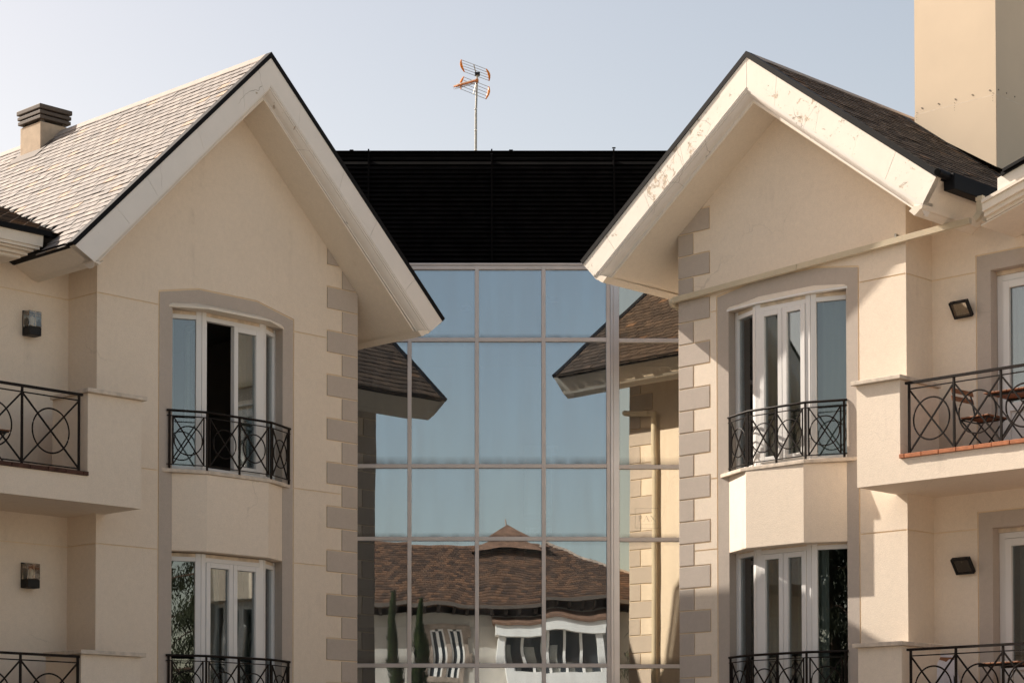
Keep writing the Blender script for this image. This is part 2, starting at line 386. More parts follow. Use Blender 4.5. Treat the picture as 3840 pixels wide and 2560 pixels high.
def bay(W, c, top, th, dz, opened):
    P = W.P
    # apron below the window, sill
    ap = c['apron']
    z0, z1 = (c['sill_z'][0] - .952 + dz, c['sill_z'][0] + dz)
    MB(P).prism(ap + [(ap[3][0], -.2), (ap[0][0], -.2)], z0, z1 + .001, 'uv').build('bay_apron', 'cream_stucco', th, bevel=.008)
    sl_ = c['sill']
    zs0, zs1 = c['sill_z'][0] + dz + .002, c['sill_z'][1] + dz
    for i in range(3):
        a, b = sl_[i], sl_[i + 1]
        e = .0015
        pa = [(a[0] + e, a[1]), (b[0] - e, b[1]), (min(max(b[0], c['ap'][0] + .002), c['ap'][1] - .002) - e, -.17 if i == 2 else 0.03), (min(max(a[0], c['ap'][0] + .002), c['ap'][1] - .002) + e, -.17 if i == 0 else 0.03)]
        if i == 1: pa = [(a[0] + e, a[1]), (b[0] - e, b[1]), (b[0] - e, -.05), (a[0] + e, -.05)]
        MB(P).prism(pa, zs0, zs1, 'uv').build('window_sill', 'stone_coping', th, bevel=.006)
    # window: outer frame with casements and panes
    wz0, wz1 = zs1 + .002, c['head'] + dz
    fr = MB(P); parts = []
    pts = c['win']
    for i in range(3):
        l, S = seg(pts[i], pts[i + 1]); m = MB(lambda s, t, z, S=S: P(*S(s, t, z)))
        fw = .068
        ftop = .10
        m.box(0, fw, -.05, .02, wz0, wz1); m.box(l - fw, l, -.05, .02, wz0, wz1)
        m.box(fw, l - fw, -.05, .02, wz0, wz0 + .06)
        m.box(fw, l - fw, -.05, .02, wz1 - ftop, wz1 - .046)
        fr.v += m.v; n = len(fr.t); fr.t += m.t; fr.f += [tuple(x + n for x in f) for f in m.f]
        hd = MB(lambda s, t, z, S=S: P(*S(s, t, z))); hd.box(.0, l, -.05, .012, wz1 - .0455, wz1 - .002)
        parts.append(('head_board', 'head_wood', hd, 0))
        if i != 1:
            g = MB(lambda s, t, z, S=S: P(*S(s, t, z))); g.box(fw - .01, l - fw + .01, -.022, -.012, wz0 + .05, wz1 - ftop + .01)
            parts.append(('pane', 'window_glass', g, 0))
        else:
            iw = (l - 2 * fw) / 2; cw = .064
            for k in range(2):
                s0 = fw + k * iw + .003; s1 = s0 + iw - .006
                if opened and k == 1:
                    # the leaf stands open into the room
                    ang = rad(82); piv = s1
                    def M(s, t, z, S=S, piv=piv, ang=ang):
                        d = piv - s; return P(*S(piv - d * math.cos(ang) + t * math.sin(ang), -.03 - d * math.sin(ang) - t * math.cos(ang), z))
                else:
                    def M(s, t, z, S=S): return P(*S(s, t, z))
                za, zb = wz0 + .062, wz1 - ftop - .003
                cm = MB(M)
                cm.box(s0, s0 + cw, -.04, .034, za, zb); cm.box(s1 - cw, s1, -.04, .034, za, zb)
                cm.box(s0 + cw, s1 - cw, -.04, .034, za, za + cw); cm.box(s0 + cw, s1 - cw, -.04, .034, zb - cw, zb)
                parts.append(('casement', 'pvc_white', cm, .004))
                g = MB(M); g.box(s0 + cw - .01, s1 - cw + .01, -.012, -.002, za + cw - .01, zb - cw + .01)
                parts.append(('pane', 'window_glass', g, 0))
    fo = fr.build('bay_window', 'pvc_white', th, bevel=.004)
    for nm, mt, mb, bv in parts: mb.build(nm, mt, fo, bevel=bv)
    # railing
    rp = c['rail']; zt = c['rail_z'] + dz; zb = zs1
    rm = MB(P)
    rm.tube([(p[0], p[1], zt) for p in rp], .0155, 10)
    for z in (zt - .066, zb + .052): rm.tube([(p[0], p[1], z) for p in rp], .0082, 4)
    subs = []
    for i in range(3):
        l, S = seg(rp[i], rp[i + 1])
        Pm = lambda s, t, z, S=S: P(*S(s, t, z))
        rr = MB(Pm)
        cols = [(.02, l - .02)] if i != 1 else [(.02, l / 2), (l / 2, l - .02)]
        ins = .042
        for s in ([.0 if i else .035, l if i < 2 else l - .035] if i != 1 else [l / 2]):
            rr.bar((s, 0, zb - .004), (s, 0, zt), .021)
        if i != 1:
            rr.bar((ins + (.035 if i == 0 else 0), 0, zb + .052), (ins + (.035 if i == 0 else 0), 0, zt - .066), .0145)
            rr.bar((l - ins - (.035 if i == 2 else 0), 0, zb + .052), (l - ins - (.035 if i == 2 else 0), 0, zt - .066), .0145)
        else:
            rr.bar((ins, 0, zb + .052), (ins, 0, zt - .066), .0145); rr.bar((l - ins, 0, zb + .052), (l - ins, 0, zt - .066), .0145)
        n = len(rm.v); rm.v += rr.v; rm.t += rr.t; rm.f += [tuple(x + n for x in f) for f in rr.f]
        for (a, b) in cols:
            if i == 1:
                a, b = (ins, l / 2) if a < l / 4 else (l / 2, l - ins)
            elif i == 0: a, b = ins + .035, l - ins
            else: a, b = ins, l - ins - .035
            zl, zh = zb + .055, zt - .069; cx = (a + b) / 2; cz = (zl + zh) / 2
            for p, q in (((a, zl), (b, zh)), ((a, zh), (b, zl))):
                d = MB(Pm); d.bar((p[0], 0, p[1]), (q[0], 0, q[1]), .0145); subs.append(('diagonal_bar', d))
            r = min(.178, (b - a) * .47)
            d = MB(Pm); d.tube([(cx + r * math.cos(k * math.pi / 18), 0.001, cz + r * math.sin(k * math.pi / 18) * (1 if r > .15 else 1.12)) for k in range(36)], .0082, 5, closed=True)
            subs.append(('ring', d))
    ro = rm.build('bay_railing', 'iron', th, smooth=True)
    for nm, d in subs: d.build(nm, 'iron', ro, smooth=(nm == 'ring'))

def balcony(W, c, th, dz, lower):
    P = W.P; u0, u1 = c['bal']; vb = c['ub']; z0, z1 = c['bal_z'][0] + dz, c['bal_z'][1] + dz
    p0, p1 = c['par']
    if lower and W.side == 'L': p1 += .075
    pt = c['par_z'] + dz
    sm = MB(P); sm.box(p1, u1, c['recess'] - .05, vb, z0, z1 - .002); sm.box(u0 + .001, p1, c['recess'] - .05, .001, z0, z1 - .002)
    so_ = sm.build('balcony', 'cream_stucco', th)
    MB(P).box(u0, p1, .001, vb, z0, pt).build('parapet', 'cream_stucco', so_)
    MB(P).box(u0 - .045, p1 + .04, .002, vb + .056, pt + .002, pt + .05).build('coping', 'stone_coping', so_, bevel=.006)
    tw = c['tile']; u = p1 - .002; k = 0
    zf = z1
    while u < u1:
        e = min(u + tw * (.32 if k == 0 else 1), u1)
        b = MB(P); j = random.uniform(-.003, .003)
        b.box(u + .004, e - .004, vb - .13, vb + .03 + j, zf + .0, zf + .046 + j * .5)
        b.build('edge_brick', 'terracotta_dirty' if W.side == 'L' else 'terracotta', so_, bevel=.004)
        u = e; k += 1
    MB(P).box(u0 + .002, u1, c['recess'] - .04, vb - .14, zf, zf + .01).build('floor_tiles', 'tile_floor', so_)
    # railing
    zr = c['rail2_z'] + dz; zb = zf + .046; v = vb - .04
    rm = MB(P); rm.box(c['posts'][0] - .045, u1, v - .018, v + .018, zr - .016, zr + .012)
    rm.tube([(c['posts'][0], v, zr - .072), (u1, v, zr - .072)], .0095, 4); 
    if W.side == 'L': rm.tube([(c['posts'][0], v, zb + .03), (u1, v, zb + .03)], .0095, 4)
    for s in c['posts']: rm.bar((s, v, zb - .004), (s, v, zr - .01), .023)
    ro = rm.build('balcony_railing', 'iron', th, smooth=True)
    for a, b in zip(c['posts'], c['posts'][1:]):
        zl, zh = zb + (.03 if W.side == 'L' else .012), zr - .075; cx = (a + b) / 2; cz = (zl + zh) / 2
        for (ua, za), (ub_, zz) in (((a, zl), (b, zh)), ((a, zh), (b, zl))):
            MB(P).bar((ua, v, za), (ub_, v, zz), .0165).build('diagonal_bar', 'iron', ro)
        r = .248 if W.side == 'L' else .232
        MB(P).tube([(cx + r * math.cos(k * math.pi / 24), v + .002, cz + r * math.sin(k * math.pi / 24) * 1.02) for k in range(48)], .0098, 6, closed=True).build('ring', 'iron', ro, smooth=True)

def slate_field(W, c, sideidx, vmin, vmax, split, mat, roof, cull=None, tone_mu=.5):
    """slates of one slope; the nearest `split` are objects of their own"""
    P = W.P; A = Vector(c['apex']); T = Vector(c['t0'] if sideidx == 0 else c['t1'])
    A = A + Vector((0, -.035)); T = T + Vector((0, -.035))
    d = (T - A); L = d.length; d.normalize(); n = Vector((-d.y, d.x)); n = n if n.y > 0 else -n
    e = .128; w = .192; rows = int(L / e) + 1
    items = []
    for r in range(rows):
        s1 = (r + 1) * e if r < rows - 1 else L + .02
        s1 = min(s1, L + .02); s0 = max(s1 - .235, .0)
        v = vmax - (w / 2 if r % 2 else 0) - w
        first = True
        vv = vmax
        while vv > vmin:
            ww = w / 2 if (first and r % 2) else w; first = False
            va, vb = vv - ww, vv; vv -= ww
            if cull and cull(A.x + d.x * s1, (va + vb) / 2, A.y + d.y * s1): continue
            items.append((s0, s1, va, vb))
    full = [it for it in items if abs(it[3] - it[2] - w) < 1e-6 and abs(it[1] - it[0] - .235) < 1e-6]
    cam_d = lambda it: (W.world(A.x + d.x * it[1], it[3], A.y + d.y * it[1])).length
    ind = set()
    if split:
        ind = set(sorted(full, key=cam_d)[:split])
    def tone():
        x = random.gauss(tone_mu, .125); return max(0, min(1, x if random.random() > .03 else .93))
    # shared meshes: a slate in its own frame (x along the slope, y across, z off the slope)
    variants = []
    if ind:
        Mx = Matrix.Identity(4)
        for k in range(40):
            m = MB(); tn = tone()
            ch = random.uniform(0, .008)
            m.hexa([(x, y, zz + lift) for x, lift in ((-.235, .0), (0, .016)) for y in (-w / 2 + .0065, w / 2 - .0065) for zz in (.0, .009)], tn)
            me = m.mesh('slate', tone=True); me.materials.append(MATS[mat]); variants.append(me)
    rest = MB(P)
    ex = P(d.x, 0, d.y) - P(0, 0, 0); ey = W.V * W.k; ez = P(n.x, 0, n.y) - P(0, 0, 0)
    for it in items:
        s0, s1, va, vb = it; jit = random.gauss(0, .0016); jl = random.gauss(0, .0035); rot = random.gauss(0, .008)
        if it in ind:
            o = bpy.data.objects.new('slate', random.choice(variants)); COL.objects.link(o); o.parent = roof
            cx = A + d * (s1 + jl) + n * (.004 + jit)
            M = Matrix((ex, ey, ez)).transposed().to_4x4(); M.translation = P(cx.x, (va + vb) / 2, cx.y)
            o.matrix_local = M @ Matrix.Rotation(rot, 4, 'Z')
        else:
            pts = []
            for s, lift in ((s0, .0), (s1 + jl, .016)):
                for v in (va + .0065, vb - .0065):
                    for zz in (0, .009):
                        q = A + d * s + n * (lift + zz + .004 + jit); pts.append((q.x, v, q.y))
            rest.hexa(pts, tone())
    o = rest.build('slate_courses', mat, roof, tone=True); o['kind'] = 'stuff'

def gable_roof(W, c, th, vback, paintmat):
    P = W.P; VF = .67
    A, T0, T1, BA, B0, B1 = (Vector(c[k]) for k in ('apex', 't0', 't1', 'bapex', 'b0', 'b1'))
    def rk(i, f, tip):     # rake point: side i, fraction f from the top edge down to the board's foot
        if not tip:
            a = A.lerp(BA, f); return Vector((A.x, a.y))
        return (T0, T1)[i].lerp((B0, B1)[i], f)
    # deck under the slates
    dk = MB(P)
    for i in (0, 1):
        a, t = rk(i, .13, 0), rk(i, .13, 1); a2, t2 = rk(i, .5, 0), rk(i, .5, 1); t, t2 = t.lerp(a, .02), t2.lerp(a2, .02)
        dk.hexa([(p.x, v, p.y) for v in (vback, VF - .07) for p in (a2, a, t2, t)])
    roof = dk.build('roof', 'black_metal', th)
    for i in (0, 1):
        # black metal verge over the barge board
        m = MB(P); m.hexa([(p.x, v, p.y + o) for v in (VF - .10, VF + .011) for p, o in ((rk(i, .15, 0), 0), (rk(i, 0, 0), .012), (rk(i, .15, 1), 0), (rk(i, 0, 1), .012))])
        m.build('verge_strip', 'black_metal', roof)
        # barge board, then the stepped moulding below it
        cuts = [0, .17 + random.uniform(-.03, .03), .40 + random.uniform(-.03, .03), .63 + random.uniform(-.03, .03), .83 + random.uniform(-.03, .03), 1]
        for fa, fb in zip(cuts, cuts[1:]):
            g0 = .0004 if fa else 0; g1 = .0004 if fb < 1 else 0; jv = random.uniform(-.0015, .0015)
            m = MB(P); m.hexa([(p.x, v, p.y) for v in (VF - .09, VF + jv) for p in (rk(i, 1, 0).lerp(rk(i, 1, 1), fa + g0), rk(i, .152, 0).lerp(rk(i, .152, 1), fa + g0), rk(i, 1, 0).lerp(rk(i, 1, 1), fb - g1), rk(i, .152, 0).lerp(rk(i, .152, 1), fb - g1))])
            m.build('barge_board', paintmat, roof, bevel=.0015)
        f0 = 1.0
        mm = MB(P)
        hh = .1
        prof = [(1.0, VF - .006), (1.055, VF - .006), (1.06, VF - .018), (1.11, VF - .022), (1.115, VF - .036), (1.16, VF - .050), (1.215, VF - .078), (1.26, VF - .118), (1.27, VF - .135), (1.31, VF - .137), (1.31, VF - .2), (.9, VF - .2), (.9, VF - .091), (1.0, VF - .091)]
        n = len(prof); pts = []
        for tip in (0, 1):
            for f, v in prof:
                p = rk(i, f, tip); pts.append((p.x, v, p.y))
        fs = [(k, (k + 1) % n, n + (k + 1) % n, n + k) for k in range(n)] + [tuple(range(n)), tuple(range(2 * n - 1, n - 1, -1))]
        mm.add(pts, fs); mm.build('rake_moulding', 'board_paint', roof)
        # soffit, meeting the foot of the eave moulding
        k = c['sof_slope']; u_a, z_a = A.x, c['sof_pt'][1] + k * (A.x - c['sof_pt'][0])
        T, B = (T0, T1)[i], (B0, B1)[i]; sg_ = -1 if i == 0 else 1
        fE = (T.y - z_a + k * sg_ * (T.x - u_a)) / ((T.y - B.y) + k * sg_ * (T.x - B.x) * 1.0)
        pe = T.lerp(B, fE); inn = -sg_
        u_e = pe.x + inn * .06; z_e = z_a - k * abs(u_e - u_a)
        m = MB(P); m.hexa([(u, v, z) for v in (vback, VF - .14) for u, z in ((u_a, z_a), (u_a, z_a + .03), (u_e, z_e), (u_e, z_e + .03))])
        m.build('soffit', 'soffit_paint', roof)
        # eave fascia and the moulding at its foot
        t, b = T.lerp(B, .13), T.lerp(B, 1.0); dx = inn * .03
        m = MB(P); m.hexa([(u, v, z) for v in (vback, VF - .006) for u, z in ((b.x, b.y), (t.x, t.y), (b.x + dx, b.y), (t.x + dx, t.y))])
        m.build('eave_fascia', 'soffit_paint', roof)
        f1, f2 = 1.0 + (fE - 1) * .42, 1.0 + (fE - 1) * .5
        pr = [T.lerp(B, 1.002) - Vector((inn * .008, 0)), T.lerp(B, f1) - Vector((inn * .008, 0)), T.lerp(B, f2) + Vector((inn * .012, 0)), T.lerp(B, fE * .96) + Vector((inn * .028, 0)), pe + Vector((inn * .05, -.004)), pe + Vector((inn * .12, .06)), T.lerp(B, 1.002) + Vector((inn * .12, 0))]
        m = MB(P); m.prism([(p.x, p.y) for p in pr], vback, VF - .012, 'uz'); m.build('eave_moulding', 'soffit_paint', roof)
        t, b = rk(i, -.02, 1), rk(i, .21, 1)
        m = MB(P); sx = -.025 if i == 0 else .025
        m.hexa([(u, v, z) for v in (vback, VF - .101) for u, z in ((b.x + sx, b.y), (t.x + sx, t.y), (b.x - sx, b.y), (t.x - sx, t.y))])
        m.build('eave_drip', 'black_metal', roof)
    # ridge cap
    m = MB(P)
    for i in (0, 1):
        a, t = A, (T0, T1)[i]; d = (t - a).normalized()
        q = a + d * .13
        m.hexa([(p[0], v, p[1]) for v in (vback, VF - .02) for p in ((a.x, a.y - .005), (a.x, a.y + .012), (q.x, q.y - .005), (q.x, q.y + .006))])
    m.build('ridge_cap', 'slate_ridge' if 'slate_ridge' in MATS else 'stone_coping', roof)
    return roof

plain('slate_ridge', (.33, .285, .25), .8, vary=.12, scale=8)

def wing(side):
    W = make_wing(side); c = CFG[side]; P = W.P
    th = thing('house_wing', W.base, TH[side], 'building', 'gabled wings of the house')
    Wd = c['width']; k = c['sof_slope']
    sofz = lambda u: c['sof_pt'][1] + k * (c['apex'][0] - c['sof_pt'][0]) - k * abs(u - c['apex'][0])
    # ---- quoin layout
    q = []; i = 0; z = c['q0']
    kq = -2
    while True:
        zt = c['q0'] - c['qp'] * kq; zb = zt - c['qp']
        if zb < GZ: break
        q.append((zb, zt, kq % 2 == 0)); kq += 1
    gw = .0075
    # ---- facade: face with recessed joints, the openings cut through
    a0, a1 = c['ap']; s0, s1 = c['sur']
    gt = sofz(c['apex'][0]) + .02
    reg = [([(0, GZ), (Wd, GZ), (Wd, sofz(Wd) + .02), (c['apex'][0], gt), (0, sofz(0) + .02)], 0.)]
    def clip_g(poly):
        p = poly_clip(poly, -k, 1, sofz(0)); return poly_clip(p, k, 1, sofz(0) + 2 * k * c['apex'][0])
    for zb, zt, lg in q:
        ln = c['ql'] if lg else c['qs']
        p = clip_g([(0.0005, zb - gw), (ln + .018, zb - gw), (ln + .018, zt + gw), (0.0005, zt + gw)])
        if len(p) > 2: reg.append((p, -.012))
    for z in c['groove']:
        reg.append(([(c['qs'] + .01, z - gw), (Wd - .0005, z - gw), (Wd - .0005, z + gw), (c['qs'] + .01, z + gw)], -.012))
    for zb, zt, lg in q:                # a groove never runs across a stone
        pass
    st = c['sur_top']
    reg.append(([(s0 - .017, GZ + .001), (s1 + .017, GZ + .001), (st[0][0] + .017, st[0][1] + .017), (st[1][0], st[1][1] + .018), (st[2][0], st[2][1] + .018), (st[3][0] - .017, st[3][1] + .017)], -.012))
    hole = [(a0, GZ + .002), (a1, GZ + .002), (a1, c['head']), (a0, c['head'])]
    reg.append(([(a0 - .012, GZ + .002), (a1 + .012, GZ + .002), (a1 + .012, c['head'] + .012), (a0 - .012, c['head'] + .012)], None))
    relief(MB(P), reg, -.19, lambda a, b, l: (a, l, b), False).build('facade_wall', 'cream_stucco', th)
    m = MB(P)
    relief(m, [([(s0, GZ), (s1, GZ)] + st, .0), (hole, None)], -.19, lambda a, b, l: (a, l, b)).build('window_surround', 'grey_stucco', th)
    # ---- side wall (towards the glass), with the same stones round the corner
    reg = [([(0, GZ), (-9, GZ), (-9, sofz(0) + .02), (0, sofz(0) + .02)], 0.)]
    for zb, zt, lg in q:
        ln = c['qs'] if lg else c['ql']
        if zb < sofz(0): reg.append(([(-.0005, zb - gw), (-ln - .018, zb - gw), (-ln - .018, min(zt + gw, sofz(0))), (-.0005, min(zt + gw, sofz(0)))], -.012))
    relief(MB(P), reg, -.15, lambda a, b, l: (-l, a, b), False).build('side_wall', 'cream_stucco', th)
    # ---- quoins: L-shaped stones round the corner
    for zb, zt, lg in q:
        lf, ls = (c['ql'], c['qs']) if lg else (c['qs'], c['ql'])
        z0, z1 = zb + gw, zt - gw
        if z0 > sofz(0) + k * lf: continue
        e = .0015
        if z1 < sofz(0):
            MB(P).prism([(-e, e), (lf, e), (lf, -.06), (.06, -.06), (.06, -ls), (-e, -ls)], z0, z1, 'uv').build('quoin', 'grey_stucco', th, bevel=.005)
        else:
            p = clip_g([(0, z0), (lf, z0), (lf, z1), (0, z1)])
            if len(p) > 2: MB(P).prism(p, -.05, e, 'uz').build('quoin', 'grey_stucco', th, bevel=.003)
    # ---- recess: return wall and the back wall of the balconies, with their grooves
    rc = c['recess']
    gr = [z for j, z in enumerate(c['groove']) if j % 2 == 0]
    reg = [([(-.0001, GZ), (rc - .03, GZ), (rc - .03, sofz(Wd) + .4), (-.0001, sofz(Wd) + .02)], 0.)] + [([(-.0005, z - gw), (rc + .0005, z - gw), (rc + .0005, z + gw), (-.0005, z + gw)], -.010) for z in gr]
    relief(MB(P), reg, -.1, lambda a, b, l: (Wd + l, a, b), False).build('return_wall', 'cream_stucco', th)
    if side == 'R':
        D0, D1 = 4.193, 5.75
        sur = lambda dz: [(4.011, 3.70 + dz), (5.93, 3.70 + dz), (5.93, 6.268 + dz), (4.011, 6.268 + dz)]
        hol = lambda dz: [(D0, 3.79 + dz), (D1, 3.79 + dz), (D1, 6.08 + dz), (D0, 6.08 + dz)]
    top = [(8.7, 6.62), (Wd - .03, 6.62)] if side == 'L' else [(8.7, 7.6), (4.62, 6.40), (4.3, 6.58), (Wd - .03, sofz(Wd) + .02)]
    reg = [([(Wd - .03, GZ), (8.7, GZ)] + top, 0.)] + [([(Wd + .002, z - gw), (8.3, z - gw), (8.3, z + gw), (Wd + .002, z + gw)], -.010) for z in gr]
    if side == 'R':
        for dz in (0, -3):
            p = sur(dz); p = [(p[0][0] - .015, p[0][1]), (p[1][0] + .015, p[1][1]), (p[2][0] + .015, p[2][1] + .015), (p[3][0] - .015, p[3][1] + .015)]
            reg.append((p, -.010)); h = hol(dz); reg.append(([(h[0][0] - .012, h[0][1] - .012), (h[1][0] + .012, h[1][1] - .012), (h[2][0] + .012, h[2][1] + .012), (h[3][0] - .012, h[3][1] + .012)], None))
    relief(MB(P), reg, -.25, lambda a, b, l: (a, rc + l, b), False).build('recess_wall', 'cream_stucco', th)
    # ---- bays and balconies on both floors
    for dz in (0, -3):
        bay(W, c, 0, th, dz, side == 'L' and dz == 0)
        balcony(W, c, th, dz, dz < 0)
        # the room behind the bay
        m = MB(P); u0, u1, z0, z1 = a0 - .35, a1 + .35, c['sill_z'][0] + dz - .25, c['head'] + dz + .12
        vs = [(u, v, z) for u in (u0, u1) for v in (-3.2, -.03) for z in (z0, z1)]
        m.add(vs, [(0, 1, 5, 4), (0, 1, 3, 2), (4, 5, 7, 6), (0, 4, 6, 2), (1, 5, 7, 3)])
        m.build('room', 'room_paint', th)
    # hood over the upper window
    ho = c['apron']; hp = [(ho[0][0] - .02, .0)] + [(ho[1][0], ho[1][1] + .03), (ho[2][0], ho[2][1] + .03)] + [(ho[3][0] + .055, 0)]
    if side == 'R': hp = [(ho[0][0] - .03, 0), (1.279, .09), (2.1, .105), (ho[3][0] + .02, 0)]
    hb = [(p[0], p[1]) for p in hp]
    MB(P).prism(hb + [(hp[3][0], -.03), (hp[0][0], -.03)], c['head'] + .001, c['head'] + .026, 'uv').build('window_hood', 'soffit_paint' if side == 'L' else 'pvc_white', th, bevel=.003)
    mm = MB(P)   # weathered mortar slope above the hood
    zt = c['head'] + .027
    pts = [(p[0], max(p[1] - .012, .002), zt) for p in hp] + [(hp[0][0] + .05, .002, zt + .028), (hp[1][0], .002, zt + .085), (hp[2][0], .002, zt + .085), (hp[3][0] - .05, .002, zt + .028)]
    mm.add(pts, [(0, 1, 5, 4), (1, 2, 6, 5), (2, 3, 7, 6), (0, 4, 5, 6, 7, 3, 2, 1)]); mm.build('hood_mortar', 'soffit_paint', th)
    return W, c, th

WL, CL, thL = wing('L')
WR, CR, thR = wing('R')
# ------------------------------------------------------------------ roofs
roofL = gable_roof(WL, CL, thL, -8.0, 'board_paint')
roofR = gable_roof(WR, CR, thR, -7.0, 'board_paint_peeling')
mainz = lambda v: 6.565 - .377 * (v - .05)        # slope of the main block's roof beside the left wing
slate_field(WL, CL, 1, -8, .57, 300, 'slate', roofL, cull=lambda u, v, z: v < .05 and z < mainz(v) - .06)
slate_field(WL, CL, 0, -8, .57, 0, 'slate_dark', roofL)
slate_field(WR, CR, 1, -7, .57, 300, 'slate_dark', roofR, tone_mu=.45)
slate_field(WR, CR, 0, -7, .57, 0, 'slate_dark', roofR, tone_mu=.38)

# main block roof beside the left wing: eave, cornice, slates
P = WL.P
m = MB(P); m.hexa([(u, v, z) for u in (4.3, 9.0) for v, z in ((.02, mainz(.02) - .075), (.02, mainz(.02) - .02), (-5.5, mainz(-5.5) - .075), (-5.5, mainz(-5.5) - .02))])
mr = m.build('main_roof', 'black_metal', thL)
ms = MB(P); e = .128; kk = 0
v = .07
while v > -5.4:
    u = 3.0 + (.1 if kk % 2 else 0)
    while u < 9:
        if CL['apex'][1] - .962 * (u - CL['apex'][0]) < mainz(v) + .12:
            ms.hexa([(uu, vv, mainz(vv) + o + zz) for uu in (u + .003, u + .189) for vv, o in ((v - .2, -.018), (v, .0)) for zz in (-.008, .0)], random.random())
        u += .192
    v -= e; kk += 1
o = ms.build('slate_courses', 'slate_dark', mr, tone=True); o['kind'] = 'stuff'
z_e = mainz(.03)
MB(P).box(4.905, 9.0, -.02, .085, z_e - .072, z_e - .016).build('eave_drip', 'black_metal', mr)
MB(P).hexa([(u, vv, zz) for u in (5.0, 9.0) for vv, zz in ((.03, z_e - .20), (.045, z_e - .074), (-.05, z_e - .20), (-.05, z_e - .074))]).build('eave_fascia', 'soffit_paint', mr)
cor = MB(P)
for a, b, vv in ((.20, .235, .012), (.235, .26, -.03), (.26, .30, -.09), (.30, .335, -.14)):
    cor.box(5.03 + (.20 - a) * -1.6 * 1, 9.0, -.62, vv, z_e - b, z_e - a - .001)
cor.build('cornice', 'soffit_paint', mr)
MB(P).box(5.25, 9.0, -.6, -.16, z_e - .345, z_e - .336).build('soffit', 'soffit_paint', mr)

MB(P).box(8.62, 12.5, -.58, 2.8, GZ, 6.9).build('unseen_shade_block', 'cream_stucco', thL)  # added out of view to keep sky light off the recess and balconies
# chimney on the left wing
ch = MB(P); ch.box(1.94, 2.40, -4.36, -3.86, 8.4, 9.29)
cho = ch.build('chimney', 'chimney_render', roofL, bevel=.01); 
for zz, o in ((9.325, .025), (9.392, .03)):
    MB(P).box(1.94 - o, 2.40 + o, -4.36 - o, -3.86 + o, zz, zz + .048).build('chimney_slat', 'stone_dark' if 'stone_dark' in MATS else 'far_gutter', cho, bevel=.006)
MB(P).box(1.90, 2.44, -4.40, -3.82, 9.46, 9.525).build('chimney_cap', 'far_gutter', cho, bevel=.01)
for uu in (1.98, 2.33):
    for vv in (-4.33, -3.92): MB(P).box(uu, uu + .05, vv, vv + .05, 9.28, 9.47).build('chimney_peg', 'far_gutter', cho)
MB(P).hexa([(u, v, 9.2 - .962 * abs(u - 2.079) + o) for u in (2.24, 2.56) for v in (-4.45, -3.76) for o in (-.02, .015)]).build('chimney_flashing', 'far_gutter', cho)

# main block beside the right wing: low gable rising to the right
P = WR.P
def rake2(u, f): return 6.80 + .305 * (u - 4.70) - f
U0, U1 = 4.62, 7.6
m = MB(P); m.hexa([(u, v, rake2(u, f) + .06) for u in (4.86, U1) for v in (-5, .33) for f in (.0, .04)]); mr2 = m.build('main_roof', 'black_metal', thR)
m = MB(P); m.hexa([(u, v, rake2(u, f) + .075) for u in (4.90, U1) for v in (.22, .36) for f in (.0, .035)]); m.build('verge_strip', 'black_metal', mr2)
m = MB(P); m.hexa([(u, v, rake2(u, f)) for u in (U0 + .18, U1) for v in (.2, .30) for f in (-.03, .12)]); m.build('barge_board', 'board_paint_peeling', mr2)
for f0, f1, v1 in ((.121, .16, .315), (.161, .25, .29), (.251, .30, .25), (.301, .335, .2)):
    m = MB(P); m.hexa([(u + (0 if u > 5 else -.02), v, rake2(u, f)) for u in (U0, U1) for v in (-.3, v1) for f in (f0, f1)]); m.build('rake_moulding', 'soffit_paint', mr2)
m = MB(P); m.hexa([(u, v, rake2(u, f)) for u in (U0 - .1, U1) for v in (-.75, .19) for f in (.336, .35)]); m.build('soffit', 'soffit_paint', mr2)
# gutter, its end stub and the downpipe
gl = MB(P); gz = 6.945
gl.hexa([(u, v, z) for u in (4.245, 4.385) for v, z in ((.52, gz - .165), (.52, gz + .02), (-1.25, gz - .165), (-1.25, gz + .02))])
gu = gl.build('gutter', 'black_metal', roofR, bevel=.01)
st_ = MB(P); st_.tube([(4.30, .73, 6.945), (4.30, .51, 6.935)], .048, 16); st_.build('gutter_stub', 'black_metal', roofR, smooth=True)
MB(P).tube([(4.30, .7355, 6.945), (4.30, .731, 6.945)], .040, 16).build('stub_bore', 'dark_void', roofR)
def ribbed(path, wdt, dpt, name, nrib=7):
    """rectangular ribbed pipe swept along a path of (u, v, z)"""
    prof = [(-wdt / 2, -dpt / 2)]
    for k in range(nrib):
        x0 = -wdt / 2 + wdt * k / nrib; x1 = x0 + wdt / nrib
        prof += [(x0 + .001, dpt / 2), (x1 - .003, dpt / 2), (x1 - .0028, dpt / 2 - .004), (x1 - .0004, dpt / 2 - .004)]
    prof += [(wdt / 2, -dpt / 2)]
    m = MB(P); n = len(prof); pts = []
    for i, p in enumerate(path):
        a = Vector(path[max(i - 1, 0)]); b = Vector(path[min(i + 1, len(path) - 1)]); d = (b - a).normalized()
        outv = Vector((0, 1, 0)) if abs(d.y) < .8 else Vector((-1, 0, 0))
        x = d.cross(outv).normalized(); y = x.cross(d)
        if y.dot(outv) < 0: y = -y
        for s, t in prof: pts.append(tuple(Vector(p) + x * s + y * t))
    fs = [(i * n + j, i * n + (j + 1) % n, (i + 1) * n + (j + 1) % n, (i + 1) * n + j) for i in range(len(path) - 1) for j in range(n)]
    fs += [tuple(range(n)), tuple(range((len(path) - 1) * n, len(path) * n))]
    m.add(pts, fs); return m.build(name, 'downpipe_paint', dp)
dpm = MB(P); dpm.box(4.36, 4.45, -.02, .04, 6.74, 6.79)
dp = dpm.build('downpipe', 'downpipe_paint', thR)
cu, cz = 4.34, 6.612
